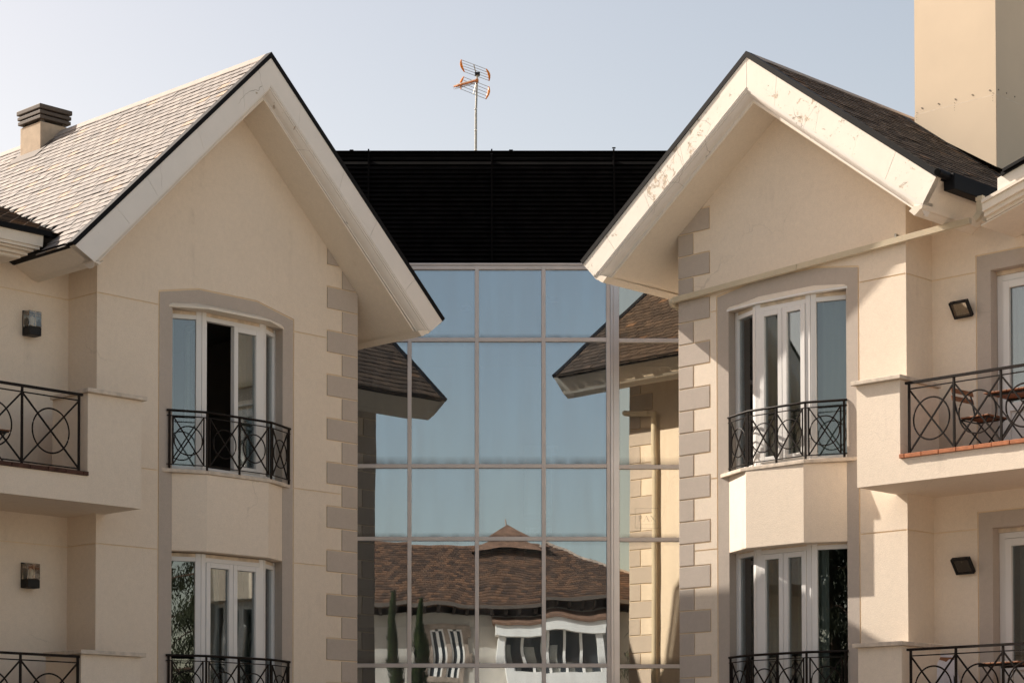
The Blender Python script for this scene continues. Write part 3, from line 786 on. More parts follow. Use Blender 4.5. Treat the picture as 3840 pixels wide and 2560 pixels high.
pl = [(4.405, .01, 6.785), (4.405, .01, 6.62)] + [(cu - .0 + .065 * math.cos(a) , .012 + .035 * (a / 1.4), cz - .065 * math.sin(a) - .02 * a / 1.4) for a in (.2, .5, .8, 1.1, 1.4)]
ribbed(pl, .072, .055, 'pipe_elbow')
e0 = Vector((4.30, .052, 6.523)); e1 = Vector((-.035, .052, 6.312))
mid = e0.lerp(e1, .553)
ribbed([tuple(e0), tuple(e0.lerp(e1, .5515))], .070, .055, 'pipe_length'); ribbed([tuple(mid), tuple(e1)], .070, .055, 'pipe_length')
m = MB(P); m.tube([(-.02, .052, 6.312), (-.075, .045, 6.306), (-.098, .0, 6.285), (-.1, -.12, 6.26), (-.1, -.50, 6.22)], .042, 10); m.build('pipe_elbow', 'downpipe_paint', dp, smooth=True)
MB(P).tube([(-.085, -.60, 6.21), (-.085, -.50, 6.22), (-.085, -.47, 6.22)], .042, 10).build('pipe_joint', 'downpipe_paint', dp, smooth=True)
MB(P).tube([(-.085, -.60, 6.24), (-.085, -.60, GZ)], .042, 10).build('pipe_length', 'downpipe_paint', dp, smooth=True)
MB(P).box(3.285, 3.305, .0, .05, 6.50, 6.56).build('pipe_bracket', 'galvanised', dp)
# sheet-clad stack on the right wing's roof
stk = MB(P); zb = lambda u: 8.70 - .65 * (u - 1.925)
U0, U1 = 1.925, 3.12; V1, V0 = -2.5, -4.6
stk.hexa([(u, v, z) for u in (U0, U1) for v in (V0, V1) for z in (zb(u), 14.5)])
sto = stk.build('chimney_stack', 'panel_cream', roofR)
s2 = MB(P)   # lower sheets, lapped 4 mm proud of those above
s2.hexa([(u, v, z) for u in (U0 - .003, U1 + .004) for v, o in ((V1 - .002, 0), (V1 + .004, 0)) for z in (zb(u) - .012, 8.83 + (u - U0) * .0)]); s2.build('cladding_sheet', 'panel_cream', sto)
s2 = MB(P); s2.hexa([(u, v, z) for u in (U1 - .002, U1 + .004) for v in (V0, V1 + .004) for z in (zb(U1) - .012, 8.83)]); s2.build('cladding_sheet', 'panel_cream', sto)
MB(P).box(U0 - .002, U1 + .002, V1 + .0005, V1 + .0035, 8.8305, 8.838).build('sheet_joint', 'stone_coping', sto)
MB(P).box(U1 + .0005, U1 + .0035, V0, V1 + .001, 8.8305, 8.838).build('sheet_joint', 'stone_coping', sto)
for uu in (2.03, 2.28, 2.53, 2.78, 3.03):
    MB(P).tube([(uu, V1 - .002, 8.905), (uu, V1 + .006, 8.905)], .010, 10).build('screw', 'screw_steel', sto)
for uu in (1.955, 2.52, 3.075):
    for k in range(4): MB(P).tube([(uu, V1 - .002, 8.86 - k * .032), (uu, V1 + .0055, 8.86 - k * .032)], .0045, 8).build('screw', 'screw_steel', sto)
for vv in (-2.56, -2.75, -2.95):
    MB(P).tube([(U1 - .002, vv, 8.905), (U1 + .006, vv, 8.905)], .010, 10).build('screw', 'screw_steel', sto)
m = MB(P)   # lead and slate upstand where the stack meets the roof
m.hexa([(u, v, z) for u in (1.80, 3.28) for v in (V1 - .02, V1 + .10) for z in (8.875 - .764 * (u - 1.707) - .10, 8.875 - .764 * (u - 1.707) + .035)]); m.build('stack_flashing', 'black_metal', sto)

# ---- balcony doors of the right wing (frames, panes) 
for dz in (0, -3):
    m = MB(P); rc = CR['recess']
    relief(m, [([(4.011, 3.70 + dz), (5.93, 3.70 + dz), (5.93, 6.268 + dz), (4.011, 6.268 + dz)], .0), ([(4.193, 3.79 + dz), (5.75, 3.79 + dz), (5.75, 6.08 + dz), (4.193, 6.08 + dz)], None)], -.2, lambda a, b, l: (a, rc + .001 + l, b))
    m.build('door_surround', 'grey_stucco', thR)
    f = MB(P); vf = rc - .17
    z0, z1 = 3.79 + dz, 6.08 + dz
    f.box(4.195, 4.27, vf - .03, vf + .03, z0, z1 - .05); f.box(5.67, 5.748, vf - .03, vf + .03, z0, z1 - .05); f.box(4.27, 5.67, vf - .03, vf + .03, z1 - .12, z1 - .05)
    fo = f.build('balcony_door', 'pvc_white', thR, bevel=.004)
    MB(P).box(4.195, 5.748, vf - .03, vf + .045, z1 - .048, z1 - .002).build('head_board', 'head_wood', fo)
    for k in range(2):
        ua, ub = 4.273 + k * .699, 4.966 + k * .699
        l = MB(P); cw = .085
        l.box(ua, ua + cw, vf - .025, vf + .045, z0 + .02, z1 - .124); l.box(ub - cw, ub, vf - .025, vf + .045, z0 + .02, z1 - .124)
        l.box(ua + cw, ub - cw, vf - .025, vf + .045, z0 + .02, z0 + .11); l.box(ua + cw, ub - cw, vf - .025, vf + .045, z1 - .21, z1 - .124)
        l.box(ua + cw, ub - cw, vf - .025, vf + .045, z0 + .64, z0 + .74)
        l.box(ua + cw, ub - cw, vf - .01, vf + .015, z0 + .11, z0 + .64)
        l.build('door_leaf', 'pvc_white', fo, bevel=.005)
        MB(P).box(ua + cw - .01, ub - cw + .01, vf, vf + .008, z0 + .735, z1 - .205).build('pane', 'window_glass', fo)
    m = MB(P); vs = [(u, v, z) for u in (3.6, 6.2) for v in (-3.4, rc - .26) for z in (z0 - .1, z1 + .1)]
    m.add(vs, [(0, 1, 5, 4), (0, 1, 3, 2), (4, 5, 7, 6), (0, 4, 6, 2), (1, 5, 7, 3)]); m.build('room', 'room_paint', thR)

# ================================================================== glazed link between the wings
YC = 31.7
gk = thing('glazed_link', (.84, YC, GZ), 'tall glass curtain wall under a black louvred screen, between the two wings', 'building')
def GP(x, y, z): return Vector((x - .84, y, z - GZ))        # y = metres behind the glass
XM = [-3.60, -2.615, -1.63, -.643, .345, 1.324, 2.275]
ZT = [7.735, 6.671, 4.809, 3.742, 1.886, .82, -1.04]
for x in XM: MB(GP).box(x - .029, x + .029, -.05, .08, GZ, 7.764).build('mullion', 'aluminium', gk, bevel=.004)
MB(GP).box(2.306, 2.345, -.062, .08, GZ, 7.764).build('corner_post', 'aluminium_bright', gk, bevel=.003)
MB(GP).box(2.347, 2.432, -.05, .08, GZ, 7.764).build('corner_post', 'aluminium_bright', gk, bevel=.003)
XR = [2.432, 3.42, 4.42, 5.42]
for x in XR[1:]: MB(GP).box(x - .029, x + .029, -.05, .08, GZ, 7.764).build('mullion', 'aluminium', gk, bevel=.004)
edges = [(XM[i] + .0295, XM[i + 1] - .0295) for i in range(len(XM) - 1)] + [(2.4325, 3.3905), (3.4495, 4.3905), (4.4495, 5.3905)]
for j, z in enumerate(ZT):
    for i, (a, b) in enumerate(edges):
        zz = z - (.012 if i >= 6 else 0)
        MB(GP).box(a, b, -.045, .07, zz - .029, zz + .029).build('transom', 'aluminium', gk, bevel=.004)
        if j + 1 < len(ZT):
            z0, z1 = ZT[j + 1] + .02 - (.012 if i >= 6 else 0), zz - .02
            pm = MB(); w2, h2 = (b - a) / 2 + .008, (z1 - z0) / 2
            pm.box(-w2, w2, -.004, .004, -h2, h2)
            o = pm.build('pane', 'curtain_glass' if i < 6 else 'curtain_glass_warm', gk)
            tl = Vector((random.gauss(0, .0016), 0, random.gauss(0, .0016)))
            if i >= 6: tl.z += -.004
            o.location = GP((a + b) / 2, .0, (z0 + z1) / 2); o.rotation_euler = tl
MB(GP).box(-3.7, 5.5, -.06, .3, 7.767, 7.798).build('head_flashing', 'aluminium', gk, bevel=.005)
# interior
m = MB(GP); m.add([(x, y, z) for x in (-3.62, 5.45) for y in (.1, 7.5) for z in (GZ, 7.76)], [(2, 3, 7, 6), (0, 2, 6, 4), (1, 5, 7, 3), (0, 1, 3, 2), (4, 6, 7, 5)]); m.build('interior_shell', 'interior_wall', gk)
MB(GP).box(-3.55, 5.4, .35, 7.4, 3.02, 3.30).build('floor_slab', 'interior_wall', gk)
ip = MB(GP); ip.box(1.06, 1.45, .14, .6, 4.12, 5.07); ip.box(1.06, 1.45, .14, .6, 3.40, 3.93); ip.box(1.06, 1.55, .12, .64, 5.071, 5.14); ip.build('interior_pier', 'interior_white', gk)
for x, y in ((1.55, 2.0), (3.1, 1.2), (2.9, 2.6), (0.2, 2.6)):
    MB(GP).tube([(x, y, 7.70), (x, y, 7.75)], .09, 20).build('downlight', 'interior_white', gk)
# lettering etched on a right-hand pane: a framed PAX with a fine line of type below
sg = MB(GP); YS = -.012
x0, x1, z0, z1 = 2.665, 3.008, 3.90, 4.194
for a in ((x0, x1, z0, z0 + .004), (x0, x1, z1 - .004, z1), (x0, x0 + .004, z0 + .0045, z1 - .0045), (x1 - .004, x1, z0 + .0045, z1 - .0045)): sg.box(a[0], a[1], YS - .001, YS, a[2], a[3])
sgo = sg.build('etched_sign', 'etch', gk)
def stroke(m, p, q, w): 
    d = Vector((q[0] - p[0], q[1] - p[1])).normalized(); n = Vector((-d.y, d.x)) * w / 2
    m.add([(p[0] + n.x, YS, p[1] + n.y), (p[0] - n.x, YS, p[1] - n.y), (q[0] - n.x, YS, q[1] - n.y), (q[0] + n.x, YS, q[1] + n.y)], [(0, 1, 2, 3)])
lz0, lz1 = 4.006, 4.084; hh = lz1 - lz0
m = MB(GP); x = 2.716
stroke(m, (x + .012, lz0), (x + .012, lz1), .011); stroke(m, (x, lz0), (x + .026, lz0), .004); stroke(m, (x, lz1), (x + .02, lz1), .004)
pc = [(x + .018 + .034 * math.sin(t * math.pi / 8), lz1 - .021 + .021 * math.cos(t * math.pi / 8)) for t in range(9)]
for a, b in zip(pc, pc[1:]): stroke(m, a, b, .008)
m.build('letter', 'etch', sgo)
m = MB(GP); x = 2.79
stroke(m, (x + .006, lz0), (x + .038, lz1), .005); stroke(m, (x + .038, lz1), (x + .074, lz0), .011); stroke(m, (x + .018, lz0 + .027), (x + .06, lz0 + .027), .004); stroke(m, (x - .006, lz0), (x + .018, lz0), .004); stroke(m, (x + .06, lz0), (x + .088, lz0), .004); m.build('letter', 'etch', sgo)
m = MB(GP); x = 2.888
stroke(m, (x + .006, lz1), (x + .072, lz0), .011); stroke(m, (x + .07, lz1), (x + .008, lz0), .005)
for xx in (x - .004, x + .056): stroke(m, (xx, lz0), (xx + .026, lz0), .004); stroke(m, (xx, lz1), (xx + .026, lz1), .004)
m.build('letter', 'etch', sgo)
m = MB(GP)
for k in range(12): stroke(m, (2.718 + k * .0215, 3.958), (2.728 + k * .0215, 3.958), .006)
m.build('fine_print', 'etch', sgo)
# louvred screen above
LZ0, LZ1, LY0, LY1 = 7.83, 9.59, .15, .42
ly = lambda z: LY0 + (LY1 - LY0) * (z - LZ0) / (LZ1 - LZ0)
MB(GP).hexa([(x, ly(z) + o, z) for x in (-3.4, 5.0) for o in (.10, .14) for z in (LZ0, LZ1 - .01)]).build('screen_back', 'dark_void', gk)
nsl = 25; bars = [-3.4, -1.266, .573, 2.396, 4.2, 5.0]
for k in range(nsl):
    z = LZ0 + .02 + (LZ1 - LZ0 - .05) * k / (nsl - 1)
    for a, b in zip(bars, bars[1:]):
        s = MB(GP); y = ly(z); j = random.uniform(-.003, .003)
        s.hexa([(x, yy, zz) for x in (a + .012, b - .012) for yy, zz in ((y - .012, z - .030 + j), (y - .008, z - .030 + j), (y + .035, z + .022 + j), (y + .039, z + .022 + j))]); s.build('louvre_slat', 'louvre_black', gk)
for x in bars:
    MB(GP).hexa([(xx, ly(z) + o, z) for xx in (x - .011, x + .011) for o in (-.022, .05) for z in (LZ0, LZ1 + .035)]).build('screen_bar', 'louvre_bar', gk)
MB(GP).box(-3.4, 5.0, LY1 - .035, LY1 + .06, LZ1 - .012, LZ1 + .004).build('screen_capping', 'louvre_bar', gk)
for x in (-1.52, .86): MB(GP).box(x - .03, x + .03, LY1 - .02, LY1 + .02, LZ1 + .0045, LZ1 + .026).build('capping_clip', 'louvre_bar', gk, bevel=.006)
MB(GP).box(2.37, 2.42, LY1 - .05, LY1 - .02, LZ1 + .036, LZ1 + .05).build('capping_clip', 'louvre_bar', gk)
MB(GP).box(-3.4, 5.0, .1, 6.5, 7.80, 7.82).build('link_roof', 'dark_void', gk)

# ================================================================== television aerial behind the louvred screen
an = thing('tv_antenna', (.35, 33.5, 7.9), 'television aerial with orange-ended reflectors on a thin grey mast', 'antenna')
AX = lambda x, y, z: Vector((x - .35, y, z - 7.9))
mm = MB(AX); mm.tube([(.345, 0, 7.9), (.352, 0, 10.6)], .019, 12); mm.tube([(.352, 0, 10.6), (.372, 0, 11.23)], .017, 12); mm.build('mast', 'galvanised', an, smooth=True)
for z in (10.33, 10.66, 10.02): MB(AX).tube([(.349, 0, z), (.349, 0, z + .018)], .022, 12).build('mast_band', 'interior_white', an)
def reflector(p):   # corner points: left top, right top, left bottom, right bottom
    lt, rt, lb, rb = [Vector(x) for x in p]
    m = MB(AX)
    for k in range(5):
        f = (.02 + .96 * k / 4); a = lt.lerp(lb, f); b = rt.lerp(rb, f); m.tube([tuple(a), tuple(b)], .0042, 5)
    o = m.build('reflector', 'galvanised', an)
    for a, b in ((lt, lb), (rt, rb)):
        e = MB(AX); n = 9; pts = []
        bow = Vector((.022 if a is rt else -.022, -.02, 0))
        for k in range(n):
            f = k / (n - 1); q = a.lerp(b, f) + bow * math.sin(f * math.pi); pts.append(tuple(q))
        e.tube(pts, [.008 + .012 * math.sin(k / (n - 1) * math.pi) for k in range(n)], 8, flat=1); e.build('reflector_end', 'orange_plastic', o, smooth=True)
    s = MB(AX); a = lt.lerp(rt, .5); b = lb.lerp(rb, .5); s.tube([tuple(a), tuple(b)], .008, 6); s.build('reflector_spine', 'galvanised', o)
reflector([(.121, -.16, 11.393), (.513, .10, 11.334), (.172, -.06, 11.232), (.561, .2, 11.179)])
reflector([(.163, -.06, 11.157), (.556, .2, 11.088), (.118, -.16, 10.927), (.508, .1, 10.857)])
b0, b1 = Vector((.047, -.30, 10.925)), Vector((.345, -.02, 11.10))
MB(AX).tube([tuple(b0), tuple(b1)], .011, 6).build('boom', 'orange_plastic', an)
bd = (b1 - b0).normalized()
for k in range(15):
    c_ = b0.lerp(b1, k / 14); r = .034
    x = bd.cross(Vector((0, 0, 1))).normalized(); y = x.cross(bd)
    for sgn in (-1, 1):
        q = c_ + x * sgn * .038
        if k % 1 == 0: MB(AX).tube([tuple(q + x * math.cos(t * math.pi / 6) * r + y * math.sin(t * math.pi / 6) * r) for t in range(12)], .0022, 4, closed=True).build('director_ring', 'galvanised', an)
    MB(AX).tube([tuple(c_ - x * .05 + Vector((0, 0, .01))), tuple(c_ + x * .05 + Vector((0, 0, .01)))], .012, 6).build('director_clip', 'orange_plastic', an)
MB(AX).box(.335, .415, -.05, .05, 11.20, 11.235).build('mast_clamp', 'lamp_black', an)
MB(AX).box(.345, .39, -.07, -.02, 11.08, 11.125).build('dipole_box', 'orange_plastic', an)

# ================================================================== lamps
def wall_lamp(u, z, label):
    o = thing('wall_lamp', WL.world(u, CL['recess'], z), label, 'wall lamp', 'box lanterns on the left wing')
    K = lambda a, b, c: WL.U * a + WL.V * b + Vector((0, 0, c))
    MB(K).box(-.085, .085, .0, .02, .0, .30).build('back_plate', 'lamp_black', o, bevel=.004)
    MB(K).box(-.085, .085, .021, .155, -.005, .098).build('lamp_base', 'lamp_black', o, bevel=.01)
    MB(K).box(-.088, .088, .021, .15, .10, .285).build('lamp_shade', 'lamp_glass', o, bevel=.008)
    MB(K).tube([(0, .08, .1), (0, .08, .14)], .022, 10).build('lamp_holder', 'interior_white', o)
    MB(K).tube([(0, .08, .14), (0, .08, .165), (0, .08, .21), (0, .08, .235)], [.02, .03, .03, .008], 10).build('bulb', 'frost_print', o, smooth=True)
wall_lamp(4.78, 5.445, 'box lantern on the shaded wall above the left upper balcony')
wall_lamp(4.78, 2.445, 'box lantern on the shaded wall above the left lower balcony')
def floodlight(u, z, label):
    o = thing('floodlight', WR.world(u, CR['recess'], z), label, 'floodlight', 'floodlights on the right wing')
    K = lambda a, b, c: WR.U * a + WR.V * b + Vector((0, 0, c))
    ang = rad(38); 
    def F(a, b, c):       # tilted head: a across, b out of the glass, c up the glass
        return K(a, .10 + b * math.cos(ang) + c * math.sin(ang), -b * math.sin(ang) + c * math.cos(ang))
    h = MB(F)
    for s in ((-.12, -.10, -.105, .105), (.10, .12, -.105, .105)): h.box(s[0], s[1], -.03, .028, s[2], s[3])
    h.box(-.0995, .0995, -.03, .028, -.105, -.085); h.box(-.0995, .0995, -.03, .028, .085, .105)
    ho = h.build('lamp_frame', 'lamp_black', o, bevel=.004)
    b = MB(F); b.hexa([(a * w, d, c * w2) for a in (-1, 1) for d, w, w2 in ((-.09, .075, .06), (-.031, .112, .098)) for c in (-1, 1)]); b.build('lamp_housing', 'lamp_black', o, bevel=.008)
    MB(F).box(-.099, .099, .008, .014, -.0845, .0845).build('lamp_lens', 'lamp_glass', o)
    MB(F).box(-.095, .095, -.026, -.022, -.08, .08).build('reflector', 'interior_white', o)
    MB(F).tube([(-.05, -.008, -.03), (.05, -.008, -.03)], .008, 8).build('bulb', 'frost_print', o)
    MB(K).box(-.03, .03, .0, .045, -.02, .06).build('bracket', 'lamp_black', o)
    for a in (-.07, .06): MB(F).box(a, a + .03, .0, .035, .1055, .117).build('clip', 'lamp_black', o)
floodlight(3.86, 5.66, 'tilted black floodlight on the wall above the right upper balcony')
floodlight(3.86, 2.66, 'tilted black floodlight on the wall above the right lower balcony')

# ================================================================== folding furniture
def make_chair(W, u, v, z, rot, label, parts=True):
    o = thing('folding_chair', W.world(u, v, z), label, 'chair', 'folding chairs on the balconies')
    cr, sr = math.cos(rot), math.sin(rot)
    K = lambda a, b, c: W.U * (a * cr - b * sr) + W.V * (a * sr + b * cr) + Vector((0, 0, c))     # a = facing, b = across
    for k in range(6): MB(K).box(-.17 + k * .062, -.17 + k * .062 + .05, -.205, .205, .437, .452).build('seat_slat', 'teak', o, bevel=.003)
    for k, zz in enumerate((.66, .75)):
        MB(K).hexa([(-.235 - zz * .06 + .0 + d + (c - zz) * -.25, b, c) for d in (-.007, .007) for b in (-.21, .21) for c in (zz, zz + .058)]).build('back_slat', 'teak', o, bevel=.003)
    f = MB(K)
    for b in (-.175, .175):
        f.tube([(.20, b, .0), (-.02, b * .97, .24), (-.20, b, .44), (-.235, b, .52), (-.275, b, .68), (-.305, b, .815)], .010, 6)
        f.tube([(-.20, b * .9, .0), (.0, b * .9, .24), (.16, b * .9, .43)], .010, 6)
        f.tube([(-.18, b * .95, .432), (.19, b * .95, .432)], .009, 6)
    for a, zz in ((.17, .03), (-.17, .03), (.16, .425), (-.18, .425)): f.tube([(a, -.17, zz), (a, .17, zz)], .008, 6)
    f.build('chair_frame', 'chair_metal', o, smooth=True)
    return o
def make_table(W, u, v, z, rot, label):
    o = thing('folding_table', W.world(u, v, z), label, 'table', 'folding tables on the balconies')
    cr, sr = math.cos(rot), math.sin(rot)
    K = lambda a, b, c: W.U * (a * cr - b * sr) + W.V * (a * sr + b * cr) + Vector((0, 0, c))
    for k in range(8): MB(K).box(-.30 + k * .0755, -.30 + k * .0755 + .064, -.28, .28, .70, .716).build('table_slat', 'teak', o, bevel=.003)
    f = MB(K)
    for b in (-.21, .21):
        f.tube([(-.26, b, .0), (.26, b, .69)], .010, 6); f.tube([(.26, b * .92, .0), (-.26, b * .92, .69)], .010, 6)
        f.box(-.29, .29, b - .012, b + .012, .675, .699)
    for a in (-.24, .24): f.tube([(a, -.21, .03), (a, .21, .03)], .008, 6)
    f.build('table_frame', 'chair_metal', o, smooth=True)
FZ = CR['floor_z'] + .012
make_chair(WR, 4.545, .20, FZ, .05, 'slatted wooden folding chair left of the table on the right upper balcony')
make_table(WR, 4.90, .02, FZ, 0, 'slatted wooden folding table on the right upper balcony')
make_chair(WR, 5.42, -.10, FZ, math.pi, 'folding chair right of the table on the right upper balcony, cut by the frame')
ct = make_chair(WR, 4.10, .12, FZ - 3, .35, 'folding chair under a white towel on the right lower balcony')
make_table(WR, 4.62, -.22, FZ - 3, .1, 'dark folding table on the right lower balcony by the door')
make_chair(WL, 5.79, .10, CL['floor_z'] + .05, math.pi * .98, 'dark folding chair at the left edge on the left upper balcony')
make_chair(WL, 5.40, -.05, CL['floor_z'] - 2.97, math.pi, 'dark folding chair at the left edge on the left lower balcony')
# towel over the chair back
tw = MB(); n = 22; mrow = 14
base = WR.world(4.10, .12, FZ - 3)
cr, sr = math.cos(.35), math.sin(.35)
K = lambda a, b, c: WR.U * (a * cr - b * sr) + WR.V * (a * sr + b * cr) + Vector((0, 0, c))
pts = []
for i in range(mrow + 1):
    f = i / mrow
    for j in range(n + 1):
        b = (j / n - .5)
        if f < .5: zz = .30 + f * 2 * .53; a = -.345 - (.5 - f) * .12
        else: zz = .83 - (f - .5) * 2 * .60; a = -.272 + (f - .5) * .10
        if abs(f - .5) < .04: a = -.308; zz = .838
        sag = abs(f - .5) * 2
        fold = math.sin(b * 19 + f * 3) * .022 * sag + math.sin(b * 37) * .008 * sag
        w = .43 + .18 * sag
        pts.append((a + fold * (1 if f > .5 else -1), b * w, zz - .05 * sag * math.cos(b * 5)))
tm = MB(K); tm.add(pts, [(i * (n + 1) + j, i * (n + 1) + j + 1, (i + 1) * (n + 1) + j + 1, (i + 1) * (n + 1) + j) for i in range(mrow) for j in range(n)])
tme = tm.mesh('towel', True); tme.materials.append(MATS['towel_cloth']); to = bpy.data.objects.new('towel', tme); COL.objects.link(to); to.location = base
sd = to.modifiers.new('thick', 'SOLIDIFY'); sd.thickness = .004
tag(to, 'white towel hung over a chair back on the right lower balcony', 'towel')

# ================================================================== curtains behind the windows
def curtain(W, c, pi, f0, f1, dz, mat, label, amp=.022, wave=.085, back=.13, flare=0):
    l, S = seg(c['win'][pi], c['win'][pi + 1]); z0, z1 = c['sill_z'][1] + dz + .02, c['head'] + dz - .05
    nn = 64; rows = 8; ph = random.random() * 6
    o = bpy.data.objects.new('curtain', None)
    bs = W.world(*S(l * (f0 + f1) / 2, -back, z0))
    m = MB(lambda s, t, z: W.world(*S(s, t, z)) - bs)
    pts = []
    for i in range(rows + 1):
        fz = i / rows
        for j in range(nn + 1):
            f = j / nn; s = l * (f0 + (f1 - f0) * f) + flare * (1 - fz) * (f - .5)
            t = -back + amp * math.sin(s / wave * 2 * math.pi + ph + .5 * math.sin(fz * 2 + s * 9)) + .5 * amp * math.sin(s / wave * 3.3 + ph * 2)
            pts.append((s, t, z0 + (z1 - z0) * fz))
    m.add(pts, [(i * (nn + 1) + j, i * (nn + 1) + j + 1, (i + 1) * (nn + 1) + j + 1, (i + 1) * (nn + 1) + j) for i in range(rows) for j in range(nn)])
    me = m.mesh('curtain', True); me.materials.append(MATS[mat])
    o = bpy.data.objects.new('curtain', me); COL.objects.link(o); o.location = bs
    tag(o, label, 'curtain', 'window curtains')
curtain(WL, CL, 2, .70, 1.02, 0, 'curtain_white', 'white curtain in the left pane of the left upper bay window')
curtain(WL, CL, 1, .05, .33, 0, 'curtain_olive', 'gathered curtain behind the closed casement of the left upper bay window')
curtain(WL, CL, 0, .25, .9, 0, 'curtain_dim', 'dim curtain in the narrow right pane of the left upper bay window')
curtain(WL, CL, 1, .60, .80, -3, 'curtain_white', 'bunched pale curtain in the middle of the left lower bay window', wave=.06)
curtain(WL, CL, 1, .12, .34, -3, 'curtain_dim', 'dim curtain in the right casement of the left lower bay window')
curtain(WR, CR, 2, -.05, 1.05, 0, 'curtain_white', 'pale sheer curtain filling the right pane of the right upper bay window', wave=.16)
curtain(WR, CR, 1, .0, .48, 0, 'curtain_olive', 'olive curtain in the left casement of the right upper bay window', wave=.11)
curtain(WR, CR, 1, .52, 1.0, 0, 'curtain_olive', 'olive curtain in the right casement of the right upper bay window', wave=.12)
curtain(WR, CR, 0, .2, 1.0, 0, 'curtain_dim', 'dim curtain in the narrow left pane of the right upper bay window')
curtain(WR, CR, 2, -.05, .35, -3, 'curtain_white', 'pale curtain drawn aside in the right pane of the right lower bay window', wave=.09)
curtain(WR, CR, 1, .0, .46, -3, 'curtain_dim', 'dim curtain in the left casement of the right lower bay window', wave=.11)
curtain(WR, CR, 1, .62, 1.0, -3, 'curtain_olive', 'olive curtain in the right casement of the right lower bay window', wave=.09)
curtain(WR, CR, 0, .2, 1.0, -3, 'curtain_dim', 'dim curtain in the narrow left pane of the right lower bay window')
DC = dict(win=[(4.3, -.72), (4.9, -.72), (5.5, -.72)], sill_z=(3.8, 3.82), head=6.05)
curtain(WR, DC, 0, .0, 1.0, 0, 'curtain_white', 'white curtain behind the glass door of the right upper balcony', wave=.10, back=.14)
curtain(WR, DC, 0, .12, .6, -3, 'curtain_dim', 'dark curtain behind the glass door of the right lower balcony', wave=.08, back=.14)

# ================================================================== what the glass mirrors: house and trees behind the camera
HY = -14.0
oh = thing('opposite_house', (0, HY, GZ), 'white house with brown tiled hip roof, seen mirrored in the curtain wall', 'building')
OP = lambda x, y, z: Vector((x, y, z - GZ))       # y = metres further from the wings
MB(OP).box(-14, 7.5, .0, -8, GZ, 6.6).build('wall', 'far_wall_shaded', oh)
def hip(m, x0, x1, y0, y1, ze, zr, r0, r1, th=.12):
    ym = (y0 + y1) / 2
    a = [(x0, y0, ze), (x1, y0, ze), (x1, y1, ze), (x0, y1, ze), (r0, ym, zr), (r1, ym, zr)]
    b = [(x, y, z - th) for x, y, z in a[:4]]
    m.add(a + b, [(0, 1, 5, 4), (1, 2, 5), (2, 3, 4, 5), (3, 0, 4), (6, 7, 1, 0), (7, 8, 2, 1), (8, 9, 3, 2), (9, 6, 0, 3), (9, 8, 7, 6)])
m = MB(OP); hip(m, -14.7, 8.3, .85, -8.85, 6.95, 9.5, -10, 3.4); rfo = m.build('roof', 'far_tile', oh)
tl_ = MB(OP)     # tile courses on the slope that faces the glass
for k in range(26):
    f0, f1 = k / 26, (k + 1) / 26
    y0 = .85 - 4.85 * f0; y1 = .85 - 4.85 * f1; z0 = 6.95 + 2.55 * f0; z1 = 6.95 + 2.55 * f1
    xl = -14.7 + 4.7 * f0; xr = 8.3 - 4.9 * f0; x = xl + (.11 if k % 2 else 0)
    while x < xr - .1:
        if x > -7: tl_.hexa([(xx, yy, zz + o) for xx in (x + .006, x + .214) for yy, zz, q in ((y0, z0, 1), (y1, z1, 0)) for o in ((.0, .045) if yy == y0 else (-.0, .012))], random.random())
        x += .22
o = tl_.build('roof_tiles', 'far_tile_toned', rfo, tone=True); o['kind'] = 'stuff'
MB(OP).tube([(8.3, .85, 6.97), (3.4, -4.0, 9.53)], .06, 6).build('hip_tile', 'far_stone', rfo)
MB(OP).tube([(-10, -4.0, 9.52), (3.4, -4.0, 9.52)], .08, 6).build('ridge_tile', 'far_tile', rfo)
MB(OP).add([(.75, -2.6, 9.2), (3.55, -2.6, 9.2), (3.55, -5.4, 9.2), (.75, -5.4, 9.2), (2.15, -4.0, 10.02)], [(0, 1, 4), (1, 2, 4), (2, 3, 4), (3, 0, 4)]).build('roof_lantern', 'far_tile', rfo)
MB(OP).tube([(2.1, -4, 9.95), (2.08, -4, 10.22)], .03, 6).build('finial', 'far_stone', rfo)
MB(OP).box(-14.7, 8.3, .80, .92, 6.80, 6.93).build('gutter', 'far_gutter', rfo)
for k in range(38): MB(OP).box(-12 + k * .5, -12 + k * .5 + .11, .02, .72, 6.58, 6.80).build('rafter_end', 'far_beam', rfo)
def opp_window(xc, z0, z1, w, mull):
    f = MB(OP)
    f.box(xc - w / 2 - .18, xc - w / 2, .003, .10, z0 - .18, z1 + .2); f.box(xc + w / 2, xc + w / 2 + .18, .003, .10, z0 - .18, z1 + .2)
    f.box(xc - w / 2, xc + w / 2, .003, .10, z1, z1 + .2); f.box(xc - w / 2, xc + w / 2, .003, .12, z0 - .18, z0)
    f.box(xc - .09, xc + .09, .003, .09, z0, z1)
    for sgn in (-1, 1):
        for zz in (z0 + .35, z0 + 1.35): f.box(xc + sgn * (w / 2 + .24) - .06, xc + sgn * (w / 2 + .24) + .06, .004, .095, zz, zz + .45)
    fo = f.build('window', 'far_stone', oh)
    for sgn in (-1, 1):
        a, b = (xc - w / 2, xc - .09) if sgn < 0 else (xc + .09, xc + w / 2)
        MB(OP).box(a, b, .004, .02, z0, z1).build('pane', 'far_glass', fo)
        cs = MB(OP); cs.box(a, a + .07, .021, .05, z0, z1); cs.box(b - .07, b, .021, .05, z0, z1); cs.box((a + b) / 2 - .06, (a + b) / 2 + .06, .021, .05, z0, z1); cs.box(a + .07, b - .07, .021, .05, z1 - .07, z1); cs.build('casement', 'far_white', fo)
opp_window(-.2, 4.35, 6.0, 1.2, 1); opp_window(-5.2, 4.35, 6.0, 1.2, 1)
